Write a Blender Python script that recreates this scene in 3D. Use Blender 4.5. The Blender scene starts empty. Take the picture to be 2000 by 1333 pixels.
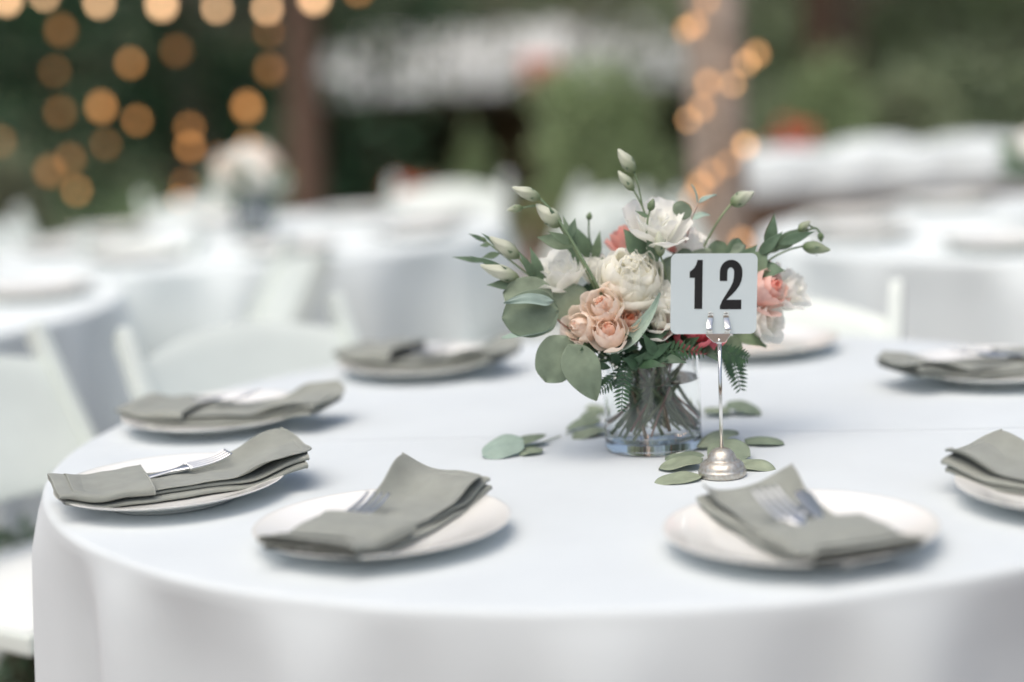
import bpy, math, random
import numpy as np
from mathutils import Vector, Matrix, noise
rad = math.radians
rnd = random.Random(12)
scene = bpy.context.scene
COL = scene.collection

# ------------------------------------------------------------------ camera
FPX, PITCH, ROLL = 3400.0, 0.1645, -0.055          # focal length in 2000 px wide frame
TABLE_H, CAM_H = 0.76, 1.267
TC = Vector((0.148, 2.288, TABLE_H)); TR = 0.76     # main table
F_ = Vector((0, math.cos(PITCH), -math.sin(PITCH)))
U0 = Vector((0, math.sin(PITCH), math.cos(PITCH))); X0 = Vector((1, 0, 0))
cr, sr = math.cos(ROLL), math.sin(ROLL)
CR = X0 * cr + U0 * sr
CU = -X0 * sr + U0 * cr
EYE = Vector((0, 0, CAM_H))
cam = bpy.data.cameras.new('camera'); camo = bpy.data.objects.new('camera', cam); COL.objects.link(camo)
camo.matrix_world = Matrix(((CR.x, CU.x, -F_.x, EYE.x), (CR.y, CU.y, -F_.y, EYE.y), (CR.z, CU.z, -F_.z, EYE.z), (0, 0, 0, 1)))
cam.sensor_width = 36.0; cam.lens = FPX / 2000 * 36.0
cam.clip_start = 0.05; cam.clip_end = 400
cam.dof.use_dof = True; cam.dof.focus_distance = 2.07
cam.dof.aperture_fstop = cam.lens / 1000 / 0.057
cam.dof.aperture_blades = 0
scene.camera = camo

def ray(px, py):
    return F_ + CR * ((px - 1000) / FPX) - CU * ((py - 666.5) / FPX)
def at(px, py, Y):                 # photo pixel -> point of the vertical plane y = Y
    r = ray(px, py); return EYE + r * (Y / r.y)
def on(px, py, z=TABLE_H):         # photo pixel -> point of the level z
    r = ray(px, py); return EYE + r * ((z - EYE.z) / r.z)
def pix(p):
    d = Vector(p) - EYE; D = d.dot(F_)
    return 1000 + FPX * d.dot(CR) / D, 666.5 - FPX * d.dot(CU) / D

# ------------------------------------------------------------------ sky, sun, exposure
w = bpy.data.worlds.new('World'); scene.world = w; w.use_nodes = True
nt = w.node_tree; nt.nodes.clear()
SUN_EL, SUN_AZ = 66, -150           # azimuth from +Y towards +X
sky = nt.nodes.new('ShaderNodeTexSky'); sky.sky_type = 'NISHITA'; sky.sun_disc = False
sky.sun_elevation = rad(SUN_EL); sky.sun_rotation = rad(SUN_AZ)
sky.air_density = 1.0; sky.dust_density = 5.0; sky.ozone_density = 0.0
bg = nt.nodes.new('ShaderNodeBackground'); bg.inputs['Strength'].default_value = 0.11
wo = nt.nodes.new('ShaderNodeOutputWorld')
nt.links.new(sky.outputs[0], bg.inputs[0]); nt.links.new(bg.outputs[0], wo.inputs[0])
sl = bpy.data.lights.new('sun', 'SUN'); sl.energy = 1.2; sl.angle = rad(60); sl.color = (1.0, 0.99, 0.92)
so = bpy.data.objects.new('sun', sl); COL.objects.link(so)
sd = Vector((math.sin(rad(SUN_AZ)) * math.cos(rad(SUN_EL)), math.cos(rad(SUN_AZ)) * math.cos(rad(SUN_EL)), math.sin(rad(SUN_EL))))
so.rotation_euler = sd.to_track_quat('Z', 'Y').to_euler()
scene.view_settings.view_transform = 'Standard'; scene.view_settings.look = 'None'
scene.view_settings.gamma = 1.0; scene.view_settings.use_curve_mapping = False
scene.view_settings.exposure = 0.45
scene.render.engine = 'CYCLES'
cy = scene.cycles
cy.use_denoising = True
try: cy.denoiser = 'OPENIMAGEDENOISE'; cy.denoising_prefilter = 'ACCURATE'
except Exception: pass
cy.use_adaptive_sampling = False
cy.max_bounces = 24; cy.transmission_bounces = 24; cy.diffuse_bounces = 8; cy.glossy_bounces = 6; cy.transparent_max_bounces = 16
cy.sample_clamp_indirect = 6.0
cy.blur_glossy = 0.5

# ------------------------------------------------------------------ helpers
def link(o, parent=None):
    COL.objects.link(o)
    if parent is not None: o.parent = parent
    return o
def mesh(name, v, f, mat, parent=None, smooth=True, world=True):
    """one mesh object; world=True: v are world coordinates (parents carry location only)"""
    me = bpy.data.meshes.new(name)
    if parent is not None and world:
        o_ = Vector((0, 0, 0)); p = parent
        while p is not None: o_ += p.location; p = p.parent
        v = [Vector(a) - o_ for a in v]
    me.from_pydata([tuple(a) for a in v], [], [tuple(a) for a in f]); me.update()
    if mat is not None: me.materials.append(mat)
    if smooth: me.polygons.foreach_set('use_smooth', [True] * len(me.polygons))
    o = bpy.data.objects.new(name, me)
    return link(o, parent)
def tag(o, label, cat, group=None, kind=None):
    o['label'] = label
    if cat: o['category'] = cat
    if group: o['group'] = group
    if kind: o['kind'] = kind
    return o
def thing(name, label, cat, loc=(0, 0, 0), rz=0.0, group=None):
    o = bpy.data.objects.new(name, None); o.empty_display_size = 0.05
    o.location = loc; o.rotation_euler = (0, 0, rz); link(o)
    return tag(o, label, cat, group)
def copy_tree(o, parent=None):
    c = o.copy(); COL.objects.link(c); c.parent = parent
    for ch in o.children: copy_tree(ch, c)
    return c
def surf(fn, nu, nv, cu=False, cv=False):
    v = [fn(i / (nu if cu else nu - 1), j / (nv if cv else nv - 1)) for j in range(nv) for i in range(nu)]
    f = []
    for j in range(nv if cv else nv - 1):
        for i in range(nu if cu else nu - 1):
            a = j * nu + i; b = j * nu + (i + 1) % nu; j2 = (j + 1) % nv
            f.append((a, b, j2 * nu + (i + 1) % nu, j2 * nu + i))
    return v, f
def join(*parts):
    V, F = [], []
    for v, f in parts:
        n = len(V); V += list(v); F += [tuple(i + n for i in q) for q in f]
    return V, F
def spline(pts, n):
    P = [Vector(p) for p in pts]; P = [P[0] * 2 - P[1]] + P + [P[-1] * 2 - P[-2]]
    out = []; m = len(P) - 3
    for k in range(n + 1):
        t = k / n * m; i = min(int(t), m - 1); t -= i
        a, b, c, d = P[i:i + 4]
        out.append(0.5 * ((2 * b) + (c - a) * t + (2 * a - 5 * b + 4 * c - d) * t * t + (3 * b - a - 3 * c + d) * t ** 3))
    return out
def tube(pts, r0, r1=None, n=8, steps=None, smooth=True):
    r1 = r0 if r1 is None else r1
    P = spline(pts, steps or max(2, 5 * (len(pts) - 1))) if smooth and len(pts) > 2 else [Vector(p) for p in pts]
    T = [(P[min(i + 1, len(P) - 1)] - P[max(i - 1, 0)]).normalized() for i in range(len(P))]
    N = T[0].orthogonal().normalized(); v = []; f = []
    for i, (p, t) in enumerate(zip(P, T)):
        N = (N - t * N.dot(t)).normalized(); B = t.cross(N); r = r0 + (r1 - r0) * i / (len(P) - 1)
        for k in range(n):
            a = 2 * math.pi * k / n; v.append(p + (N * math.cos(a) + B * math.sin(a)) * r)
    for i in range(len(P) - 1):
        for k in range(n):
            f.append((i * n + k, i * n + (k + 1) % n, (i + 1) * n + (k + 1) % n, (i + 1) * n + k))
    f.append(tuple(range(n - 1, -1, -1))); f.append(tuple((len(P) - 1) * n + k for k in range(n)))
    return v, f
def lathe(prof, n=48, c=(0, 0, 0)):
    c = Vector(c); v = []; f = []
    for r, z in prof:
        for k in range(n):
            a = 2 * math.pi * k / n; v.append(c + Vector((r * math.cos(a), r * math.sin(a), z)))
    for i in range(len(prof) - 1):
        for k in range(n):
            f.append((i * n + k, i * n + (k + 1) % n, (i + 1) * n + (k + 1) % n, (i + 1) * n + k))
    return v, f
def tight(prof, e=0.0004):
    out = []
    for (r0, z0), (r1, z1) in zip(prof, prof[1:]):
        L = math.hypot(r1 - r0, z1 - z0); out.append((r0, z0))
        if L > 4 * e:
            for t in (e / L, 1 - e / L): out.append((r0 + (r1 - r0) * t, z0 + (z1 - z0) * t))
    return out + [prof[-1]]
def box(x0, x1, y0, y1, z0, z1):
    v = [Vector((x, y, z)) for z in (z0, z1) for y in (y0, y1) for x in (x0, x1)]
    return v, [(0, 2, 3, 1), (4, 5, 7, 6), (0, 1, 5, 4), (2, 6, 7, 3), (0, 4, 6, 2), (1, 3, 7, 5)]
def bar(a, b, wx, wy, side=(0, 1, 0)):
    a, b = Vector(a), Vector(b); t = (b - a).normalized(); s = Vector(side); s = (s - t * s.dot(t)).normalized(); q = t.cross(s)
    v = [p + s * (i * wx / 2) + q * (j * wy / 2) for p in (a, b) for i, j in ((-1, -1), (1, -1), (1, 1), (-1, 1))]
    return v, [(3, 2, 1, 0), (4, 5, 6, 7), (0, 1, 5, 4), (1, 2, 6, 5), (2, 3, 7, 6), (3, 0, 4, 7)]
def bevel(o, wd=0.004, seg=2):
    m = o.modifiers.new('bevel', 'BEVEL'); m.width = wd; m.segments = seg; m.limit_method = 'ANGLE'; return o
def subd(o, n=1):
    m = o.modifiers.new('subdivision', 'SUBSURF'); m.levels = n; m.render_levels = n; return o
def solid(o, t, off=0.0):
    m = o.modifiers.new('solidify', 'SOLIDIFY'); m.thickness = t; m.offset = off; return o
def nz(p, s=1.0, seed=0.0):
    return noise.noise(Vector(p) * s + Vector((seed * 7.13, seed * 3.7, seed)))

# ------------------------------------------------------------------ materials
def mat(name, col, rough=0.6, var=0.12, scale=20, bump=0.0, bscale=200, metal=0.0, transl=0.0, col2=None, spec=0.5, island=0.0, sheen=0.0, coat=0.0, orand=0.0):
    m = bpy.data.materials.new(name); m.use_nodes = True; t = m.node_tree; N = t.nodes; L = t.links
    p = N['Principled BSDF']; out = N['Material Output']
    p.inputs['Roughness'].default_value = rough; p.inputs['Metallic'].default_value = metal
    p.inputs['Specular IOR Level'].default_value = spec
    p.inputs['Sheen Weight'].default_value = sheen; p.inputs['Coat Weight'].default_value = coat
    tc = N.new('ShaderNodeTexCoord'); no = N.new('ShaderNodeTexNoise'); no.inputs['Scale'].default_value = scale
    no.inputs['Detail'].default_value = 4
    L.new(tc.outputs['Object'], no.inputs['Vector'])
    rp = N.new('ShaderNodeValToRGB'); L.new(no.outputs['Fac'], rp.inputs[0])
    c2 = col2 or tuple(c * (1 - var) for c in col); c1 = col if col2 else tuple(min(1, c * (1 + var)) for c in col)
    rp.color_ramp.elements[0].position = 0.3; rp.color_ramp.elements[1].position = 0.7
    rp.color_ramp.elements[0].color = (*c2, 1); rp.color_ramp.elements[1].color = (*c1, 1)
    src = rp.outputs[0]
    if island:
        g = N.new('ShaderNodeNewGeometry'); h = N.new('ShaderNodeHueSaturation')
        mr = N.new('ShaderNodeMapRange'); mr.inputs[3].default_value = 1 - island; mr.inputs[4].default_value = 1 + island
        L.new(g.outputs['Random Per Island'], mr.inputs[0]); L.new(mr.outputs[0], h.inputs['Value']); L.new(src, h.inputs['Color']); src = h.outputs[0]
    if orand:
        oi = N.new('ShaderNodeObjectInfo'); h2 = N.new('ShaderNodeHueSaturation')
        m1 = N.new('ShaderNodeMapRange'); m1.inputs[3].default_value = 1 - orand; m1.inputs[4].default_value = 1 + orand
        m2 = N.new('ShaderNodeMapRange'); m2.inputs[3].default_value = 0.5 + orand * 0.12; m2.inputs[4].default_value = 0.5 - orand * 0.12
        L.new(oi.outputs['Random'], m1.inputs[0]); L.new(oi.outputs['Random'], m2.inputs[0])
        L.new(m1.outputs[0], h2.inputs['Value']); L.new(m2.outputs[0], h2.inputs['Hue']); L.new(src, h2.inputs['Color']); src = h2.outputs[0]
    L.new(src, p.inputs['Base Color'])
    if bump:
        n2 = N.new('ShaderNodeTexNoise'); n2.inputs['Scale'].default_value = bscale; n2.inputs['Detail'].default_value = 3
        L.new(tc.outputs['Object'], n2.inputs['Vector'])
        b = N.new('ShaderNodeBump'); b.inputs['Strength'].default_value = bump; b.inputs['Distance'].default_value = 0.001
        L.new(n2.outputs['Fac'], b.inputs['Height']); L.new(b.outputs[0], p.inputs['Normal'])
    if transl:
        tr = N.new('ShaderNodeBsdfTranslucent'); L.new(src, tr.inputs['Color'])
        mx = N.new('ShaderNodeMixShader'); mx.inputs[0].default_value = transl
        L.new(p.outputs[0], mx.inputs[1]); L.new(tr.outputs[0], mx.inputs[2]); L.new(mx.outputs[0], out.inputs['Surface'])
    return m
def glow(name, col, k):
    m = bpy.data.materials.new(name); m.use_nodes = True; p = m.node_tree.nodes['Principled BSDF']
    p.inputs['Base Color'].default_value = (0.3, 0.2, 0.1, 1); p.inputs['Emission Color'].default_value = (*col, 1)
    p.inputs['Emission Strength'].default_value = k; return m
def gradient_mat(name, c0, c1, length, rough=0.55, transl=0.2):
    """colour that runs along the piece's own Z, as on a bud that greens towards its base"""
    m = mat(name, c0, rough, transl=transl, var=0.05); t = m.node_tree; N, L = t.nodes, t.links
    tc = N.new('ShaderNodeTexCoord'); sx = N.new('ShaderNodeSeparateXYZ'); mr = N.new('ShaderNodeMapRange'); rp = N.new('ShaderNodeValToRGB')
    L.new(tc.outputs['Object'], sx.inputs[0]); L.new(sx.outputs['Z'], mr.inputs[0]); mr.inputs[2].default_value = length
    L.new(mr.outputs[0], rp.inputs[0]); rp.color_ramp.elements[0].color = (*c0, 1); rp.color_ramp.elements[1].color = (*c1, 1)
    rp.color_ramp.elements[0].position = 0.05; rp.color_ramp.elements[1].position = 0.75
    for n in list(N):
        if n.type == 'BSDF_PRINCIPLED': L.new(rp.outputs[0], n.inputs['Base Color'])
        if n.type == 'BSDF_TRANSLUCENT': L.new(rp.outputs[0], n.inputs['Color'])
    return m
M = {}
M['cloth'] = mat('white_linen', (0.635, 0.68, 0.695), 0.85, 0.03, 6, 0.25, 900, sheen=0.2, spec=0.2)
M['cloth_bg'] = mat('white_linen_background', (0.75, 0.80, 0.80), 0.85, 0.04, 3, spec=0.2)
M['napkin'] = mat('sage_napkin', (0.292, 0.305, 0.272), 0.85, 0.08, 40, 0.6, 1300, spec=0.25, sheen=0.15)
M['hem'] = mat('napkin_hem', (0.36, 0.375, 0.34), 0.85, 0.1, 300, 0.5, 1800, spec=0.25)
M['plate'] = mat('ivory_china', (0.87, 0.865, 0.83), 0.14, 0.02, 8, spec=0.6, coat=0.5)
M['steel'] = mat('cutlery_steel', (0.80, 0.80, 0.79), 0.36, 0.05, 60, metal=1.0)
M['chrome'] = mat('clip_chrome', (0.75, 0.74, 0.72), 0.12, 0.04, 80, metal=1.0)
M['base'] = mat('worn_silver', (0.62, 0.62, 0.58), 0.42, scale=220, metal=0.75, bump=0.3, bscale=500, col2=(0.46, 0.40, 0.33))
M['card'] = mat('card_white', (0.61, 0.685, 0.70), 0.35, 0.02, 12)
M['ink'] = mat('black_print', (0.008, 0.008, 0.009), 0.5, 0.1, 40)
M['chair'] = mat('white_resin', (0.67, 0.72, 0.68), 0.45, 0.04, 10)
M['seat'] = mat('white_vinyl', (0.76, 0.78, 0.76), 0.5, 0.04, 10)
M['euc'] = mat('eucalyptus', (0.22, 0.275, 0.195), 0.6, 0.14, 60, 0.3, 400, transl=0.12, spec=0.3, orand=0.18)
M['euc2'] = mat('eucalyptus_pale', (0.34, 0.44, 0.38), 0.6, 0.12, 60, 0.3, 400, transl=0.12, spec=0.3, orand=0.15)
M['euc_dry'] = mat('eucalyptus_table', (0.25, 0.30, 0.215), 0.6, 0.16, 50, 0.3, 400, transl=0.1, spec=0.3, orand=0.2)
M['leaf'] = mat('lisianthus_leaf', (0.15, 0.225, 0.135), 0.5, 0.2, 60, 0.3, 300, transl=0.2, orand=0.2)
M['dark'] = mat('dark_greenery', (0.050, 0.105, 0.055), 0.5, 0.35, 60, 0.3, 300, transl=0.15, island=0.3)
M['fern'] = mat('fern_green', (0.055, 0.12, 0.06), 0.5, 0.25, 60, transl=0.2, orand=0.2)
M['stem'] = mat('stem_green', (0.16, 0.22, 0.12), 0.55, 0.2, 50, orand=0.25)
M['stem_red'] = mat('stem_reddish', (0.30, 0.17, 0.13), 0.55, 0.2, 50)
M['stem_cut'] = mat('stem_brownish', (0.26, 0.20, 0.13), 0.6, 0.3, 60)
M['cream'] = mat('cream_petal', (0.96, 0.95, 0.89), 0.6, 0.04, 60, transl=0.5, spec=0.2, orand=0.03)
M['white'] = mat('white_petal', (0.95, 0.945, 0.90), 0.6, 0.04, 60, transl=0.4, spec=0.2, orand=0.03)
M['peach'] = mat('peach_petal', (0.95, 0.74, 0.61), 0.6, 0.08, 60, transl=0.48, spec=0.2, orand=0.06)
M['peach_pale'] = mat('pale_peach_petal', (0.97, 0.85, 0.76), 0.6, 0.08, 60, transl=0.48, spec=0.2, orand=0.04)
M['apricot'] = mat('apricot_petal', (0.82, 0.42, 0.27), 0.6, 0.1, 60, transl=0.48, spec=0.2)
M['coral'] = mat('coral_petal', (0.90, 0.52, 0.45), 0.6, 0.12, 60, transl=0.48, spec=0.2, orand=0.1)
M['coral_in'] = mat('coral_petal_pale', (0.93, 0.68, 0.61), 0.6, 0.1, 60, transl=0.48, spec=0.2)
M['pink'] = mat('deep_pink_petal', (0.78, 0.24, 0.28), 0.6, 0.15, 60, transl=0.48, spec=0.2)
M['bud'] = gradient_mat('bud_gradient', (0.20, 0.27, 0.13), (0.66, 0.68, 0.55), 0.034)
M['budg'] = gradient_mat('green_bud_gradient', (0.13, 0.20, 0.09), (0.36, 0.42, 0.28), 0.034)
def glass_mat(name, ior, col, rough=0.0):
    m = bpy.data.materials.new(name); m.use_nodes = True; p = m.node_tree.nodes['Principled BSDF']
    p.inputs['Base Color'].default_value = (*col, 1); p.inputs['Transmission Weight'].default_value = 1
    p.inputs['Roughness'].default_value = rough; p.inputs['IOR'].default_value = ior; return m
M['glass'] = glass_mat('vase_glass', 1.46, (0.98, 0.99, 0.985))
M['water'] = glass_mat('vase_water', 1.33, (0.985, 0.99, 0.98))
# crease pressed into the table linen: a fold line that runs straight across the cloth
def crease(m, y0, k):
    t = m.node_tree; N, L = t.nodes, t.links
    p = N['Principled BSDF']; b = next(n for n in N if n.type == 'BUMP')
    tc = N.new('ShaderNodeTexCoord'); s = N.new('ShaderNodeSeparateXYZ'); L.new(tc.outputs['Object'], s.inputs[0])
    a = N.new('ShaderNodeMath'); a.operation = 'MULTIPLY_ADD'; a.inputs[1].default_value = -k; L.new(s.outputs['X'], a.inputs[0]); L.new(s.outputs['Y'], a.inputs[2])
    d = N.new('ShaderNodeMath'); d.operation = 'SUBTRACT'; d.inputs[1].default_value = y0; L.new(a.outputs[0], d.inputs[0])
    e = N.new('ShaderNodeMath'); e.operation = 'ABSOLUTE'; L.new(d.outputs[0], e.inputs[0])
    r = N.new('ShaderNodeMapRange'); r.interpolation_type = 'SMOOTHSTEP'; r.inputs[1].default_value = 0; r.inputs[2].default_value = 0.006; r.inputs[3].default_value = 1; r.inputs[4].default_value = 0
    L.new(e.outputs[0], r.inputs[0])
    b2 = N.new('ShaderNodeBump'); b2.inputs['Strength'].default_value = 0.5; b2.inputs['Distance'].default_value = 0.006
    L.new(r.outputs[0], b2.inputs['Height']); L.new(b.outputs[0], b2.inputs['Normal']); L.new(b2.outputs[0], p.inputs['Normal'])
CA, CB = on(700, 862), on(1960, 838)
kk = (CB.y - CA.y) / (CB.x - CA.x)
crease(M['cloth'], (CA.y - TC.y) - kk * (CA.x - TC.x), kk)

# ------------------------------------------------------------------ ground and terrain
M['ground'] = mat('brick_red_ground', (0.23, 0.185, 0.155), 0.9, 0.2, 1.5, 0.4, 30)
def ground_z(x, y):
    s = min(1, max(0, (y - 13) / 10)); a = -1.7 * s * s * (3 - 2 * s)
    b = max(0, (y - 34)) * 0.02
    return a + b
def gfn(u, v):
    y = -12 + 130 * v ** 1.6; x = (u - 0.5) * (60 + y * 1.6); return Vector((x, y, ground_z(x, y)))
M['grass'] = mat('far_grass', (0.07, 0.11, 0.04), 0.9, 0.3, 1.0, 0.4, 30)
def split(v, f, far):
    return v, [q for q in f if (sum(v[i].y for i in q) / 4 > 12.6) == far]
GV, GF = surf(gfn, 30, 90)
g = mesh('paving', *split(GV, GF, False), M['ground']); g['kind'] = 'structure'
g = mesh('terrain', *split(GV, GF, True), M['grass']); g['kind'] = 'structure'

# ------------------------------------------------------------------ table cloths
def cloth_fn(seed, drop=0.745, nfold=15):
    r_ = random.Random(seed); ph = [r_.uniform(0, 6.28) for _ in range(6)]
    rr = [(TR * i / 14, 0.0) for i in range(14)]
    rr += [(TR - 0.006 + 0.010 * math.sin(a), -0.010 * (1 - math.cos(a))) for a in np.linspace(0, math.pi / 2, 6)]
    rr += [(TR + 0.004 + 0.002, -0.010 - drop * t) for t in np.linspace(0.02, 1, 18)]
    n = 300; v = []; f = []
    for i, (r, z) in enumerate(rr):
        t = max(0, -(z + 0.012) / drop); A = 0.009 * min(1, t * 14) + 0.034 * t ** 0.7
        for k in range(n):
            a = 2 * math.pi * k / n
            fo = math.sin(nfold * a + ph[0] + 1.1 * math.sin(2 * a + ph[1])) * 0.7 + math.sin((nfold * 1.0 + 6) * a + ph[2]) * 0.3 + 0.4 * math.sin(5 * a + ph[3])
            fo = fo - 0.25 * math.cos(2 * (nfold * a + ph[0] + 1.1 * math.sin(2 * a + ph[1])))
            R = r + (A * fo + 0.012 * t if t > 0 else 0)
            zz = z + (0.0016 * nz((r * math.cos(a), r * math.sin(a), 0), 5, seed) + 0.0006 * nz((r * math.cos(a), r * math.sin(a), 2), 16, seed) if r < TR - 0.02 else 0)
            v.append(Vector((R * math.cos(a), R * math.sin(a), zz)))
    for i in range(len(rr) - 1):
        for k in range(n): f.append((i * n + k, i * n + (k + 1) % n, (i + 1) * n + (k + 1) % n, (i + 1) * n + k))
    return v, f
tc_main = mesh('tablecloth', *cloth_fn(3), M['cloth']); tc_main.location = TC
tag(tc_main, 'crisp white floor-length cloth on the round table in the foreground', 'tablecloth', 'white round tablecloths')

# ------------------------------------------------------------------ plates, napkins, cutlery
PD = 0.138
PLATE = lathe([(0.0, 0.0035), (0.075, 0.0035), (0.078, 0.0), (0.081, 0.0), (0.083, 0.005), (0.110, 0.0125), (0.132, 0.0195), (PD - 0.001, 0.0218), (PD, 0.0226),
               (PD - 0.0012, 0.0232), (0.130, 0.0216), (0.108, 0.0155), (0.092, 0.0105), (0.080, 0.0085), (0.0, 0.008)], 72)
plate_mesh = None
def plate(p, label, group='ivory plates around the foreground table'):
    global plate_mesh
    if plate_mesh is None:
        o = mesh('plate', *PLATE, M['plate']); subd(o, 1); plate_mesh = o.data
    else:
        o = bpy.data.objects.new('plate', plate_mesh); link(o); subd(o, 1)
    o.location = p; return tag(o, label, 'plate', group)
def napkin_mesh(seed, e1, e2, tip=0.165, puff=1.0, wide=1.0, twist=0.0, pend=-0.028, lay=0.64, sag=0.0):
    """folded napkin, its long axis on +X (towards the table's middle): stacked folds, a pouch at the back, an open flare in front"""
    q = random.Random(seed); W = 0.112 * wide
    s3 = lambda x, a, b: (lambda t: t * t * (3 - 2 * t))(min(1, max(0, (x - a) / (b - a))))
    def tub(x0, x1, zb, th, wd, nu=30, nx=26, yo=lambda x: 0, sq=0.30):
        def fn(u, v):
            x = x0 + (x1 - x0) * v; a = 2 * math.pi * u
            c, s = math.cos(a), math.sin(a)
            y = wd(x) / 2 * math.copysign(abs(c) ** sq, c) + yo(x)
            t = th(x); k = 0.85 + 0.3 * nz((x, y, zb(x)), 30, seed)
            z = zb(x) + t / 2 + t / 2 * math.copysign(abs(s) ** 0.75, s) * k
            n_ = 0.0012 * nz((x * 1.0, y, z), 45, seed) + 0.0028 * nz((x, y, z), 16, seed + 3)
            xx = x + 0.004 * nz((y, z, x), 25, seed + 5) * (1 if v in (0, 1) else 0.6)
            return Vector((xx, y + n_ * 0.9, z + n_ * (0.9 if s > 0 else 0.2)))
        return surf(fn, nu, nx, cu=True)
    rise = lambda x: 0.0095 + 0.012 * s3(abs(x), 0.085, 0.138) + 0.006 * s3(x, 0.11, 0.18)
    lo = tub(-0.130, tip - 0.004, lambda x: rise(x), lambda x: lay * (0.0105 + 0.003 * s3(x, 0.08, 0.16)), lambda x: W * (1 - 0.10 * s3(x, 0.0, 0.05) + 0.16 * s3(x, 0.06, 0.17)))
    up = tub(pend - 0.03, tip, lambda x: rise(x) + lay * (0.0108 + 0.002 * s3(x, 0.03, 0.16)), lambda x: lay * (0.008 + 0.005 * s3(x, 0.02, 0.16)), lambda x: W * (0.88 + 0.14 * s3(x, 0.05, 0.17)), yo=lambda x: 0.003)
    po = tub(-0.137, pend, lambda x: rise(x) + lay * 0.0112, lambda x: 0.0160 * puff * (0.42 + 0.64 * s3(x, -0.138, -0.06)), lambda x: W * 1.04, sq=0.26)
    pi = tub(-0.120, pend - 0.006, lambda x: rise(x) + lay * 0.0150, lambda x: 0.0085 * puff, lambda x: W * 0.9)
    def fl(u, v):
        x = pend - 0.02 + (tip + 0.012 + 0.02 - pend) * v; y0 = (u - 0.5) * 2
        w_ = W * (0.86 + 0.16 * s3(x, 0.04, 0.17)) / 2
        g_ = s3(x, 0.02, tip * 0.95)
        ea = e1 * g_ * max(0, y0) ** 3.2; eb = e2 * g_ * max(0, -y0) ** 3.2
        lift = ea + eb
        y = y0 * w_ * (1 - 0.35 * (lift / 0.06 if lift < 0.06 else 1) * 0.6) + twist * s3(x, 0.02, 0.17)
        z = rise(x) + lay * 0.021 + 0.004 * s3(x, 0.0, 0.15) + lift + 0.004 * nz((x, y, 0), 17, seed + 9) - (0.003 + sag) * (1 - y0 * y0) * s3(x, 0.03, 0.1)
        x += (0.008 * nz((y, x, 1), 14, seed + 2) - 0.022 * abs(y0) ** 5 - (0.014 if e1 > e2 else 0.0) * max(0, -y0)) * v
        return Vector((x, y, z))
    fs = surf(fl, 22, 26)
    hems = []
    for vv, nu, nx, closed in ((lo[0], 30, 26, True), (up[0], 30, 26, True), (po[0], 30, 26, True), (fs[0], 22, 26, False)):
        row = vv[nu * (nx - 1):]; row = row + [row[0]] if closed else row
        hems.append(tube(row, 0.0012, 0.0012, 6, smooth=False))
    return join(lo, up, po, pi, fs), hems
def napkin(p, rz, label, me=None, group='sage napkins on the foreground plates', **kw):
    if me is None:
        body, hem = napkin_mesh(**kw); o = mesh('napkin', *body, M['napkin']); solid(o, 0.0014); subd(o, 1)
        for h_ in hem: mesh('hem', *h_, M['hem'], o, world=False)
    else:
        o = bpy.data.objects.new('napkin', me); link(o); solid(o, 0.0011)
    o.location = p; o.rotation_euler = (0, 0, rz); return tag(o, label, 'napkin', group)
def fork(p, rz, tilt, label):
    o = thing('fork', label, 'fork', p, rz, 'forks tucked in the napkins'); o.rotation_euler = (0, -tilt, rz); o.scale = (1.15, 1.3, 1.2)
    hv, hf = surf(lambda u, v: Vector((-0.075 + 0.087 * v, (u - 0.5) * (0.016 - 0.010 * min(1, v * 1.3) + 0.0135 * max(0, v - 0.80) / 0.2), 0.0015 * math.sin(u * math.pi) + 0.004 * max(0, v - .8))), 6, 24)
    h = mesh('handle', hv, hf, M['steel'], o, world=False); solid(h, 0.002); subd(h, 1)
    for i in range(4):
        y = (i - 1.5) * 0.0068
        t = mesh('tine', *tube([(0.010, y * 0.98, 0.0008), (0.028, y, 0.0006), (0.044, y, 0.002), (0.058, y, 0.0055)], 0.0021, 0.0012, 6), M['steel'], o, world=False)
    return o
def knife(p, rz, tilt, label):
    def fn(u, v):
        x = -0.09 + 0.15 * v; wd = 0.009 if v < .5 else 0.011 + 0.009 * math.sin((v - .5) / .5 * 2.2)
        if v > .9: wd *= max(0.08, math.sqrt(max(0, 1 - ((v - .9) / .1) ** 2)))
        return Vector((x, (u - 0.5) * wd, 0.001 * math.sin(u * math.pi)))
    o = mesh('knife', *surf(fn, 6, 40), M['steel']); solid(o, 0.0022); subd(o, 1)
    o.location = p; o.rotation_euler = (0, -tilt, rz); return tag(o, label, 'knife', 'knives tucked in the napkins')
# name, plate centre pixel, side words, napkin settings (seed, far-edge lift, near-edge lift), turn
SET = [('front right', (1562, 1035), 0.12, dict(seed=3, e1=0.009, e2=0.015, tip=0.118, puff=1.15, sag=0.005)),
       ('front left', (747, 1026), 0.03, dict(seed=2, e1=0.022, e2=0.004, tip=0.140, sag=0.003, puff=1.2)),
       ('left', (335, 946), -0.08, dict(seed=1, e1=0.014, e2=0.001, tip=0.160, puff=1.0)),
       ('back left', (428, 808), -0.02, dict(seed=4, e1=0.012, e2=0.0, tip=0.172, puff=0.95)),
       ('back', (825, 706), 0.55, dict(seed=5, e1=0.010, e2=0.008, tip=0.155, puff=1.8)),
       ('far right', (1948, 716), -0.02, dict(seed=6, e1=0.004, e2=0.004, tip=0.165)),
       ('right', (2124, 948), 0.03, dict(seed=7, e1=0.008, e2=0.010, tip=0.140)),
       ('hidden back right', (1472, 668), 0.0, dict(seed=8, e1=0.02, e2=0.02, tip=0.15))]
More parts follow.
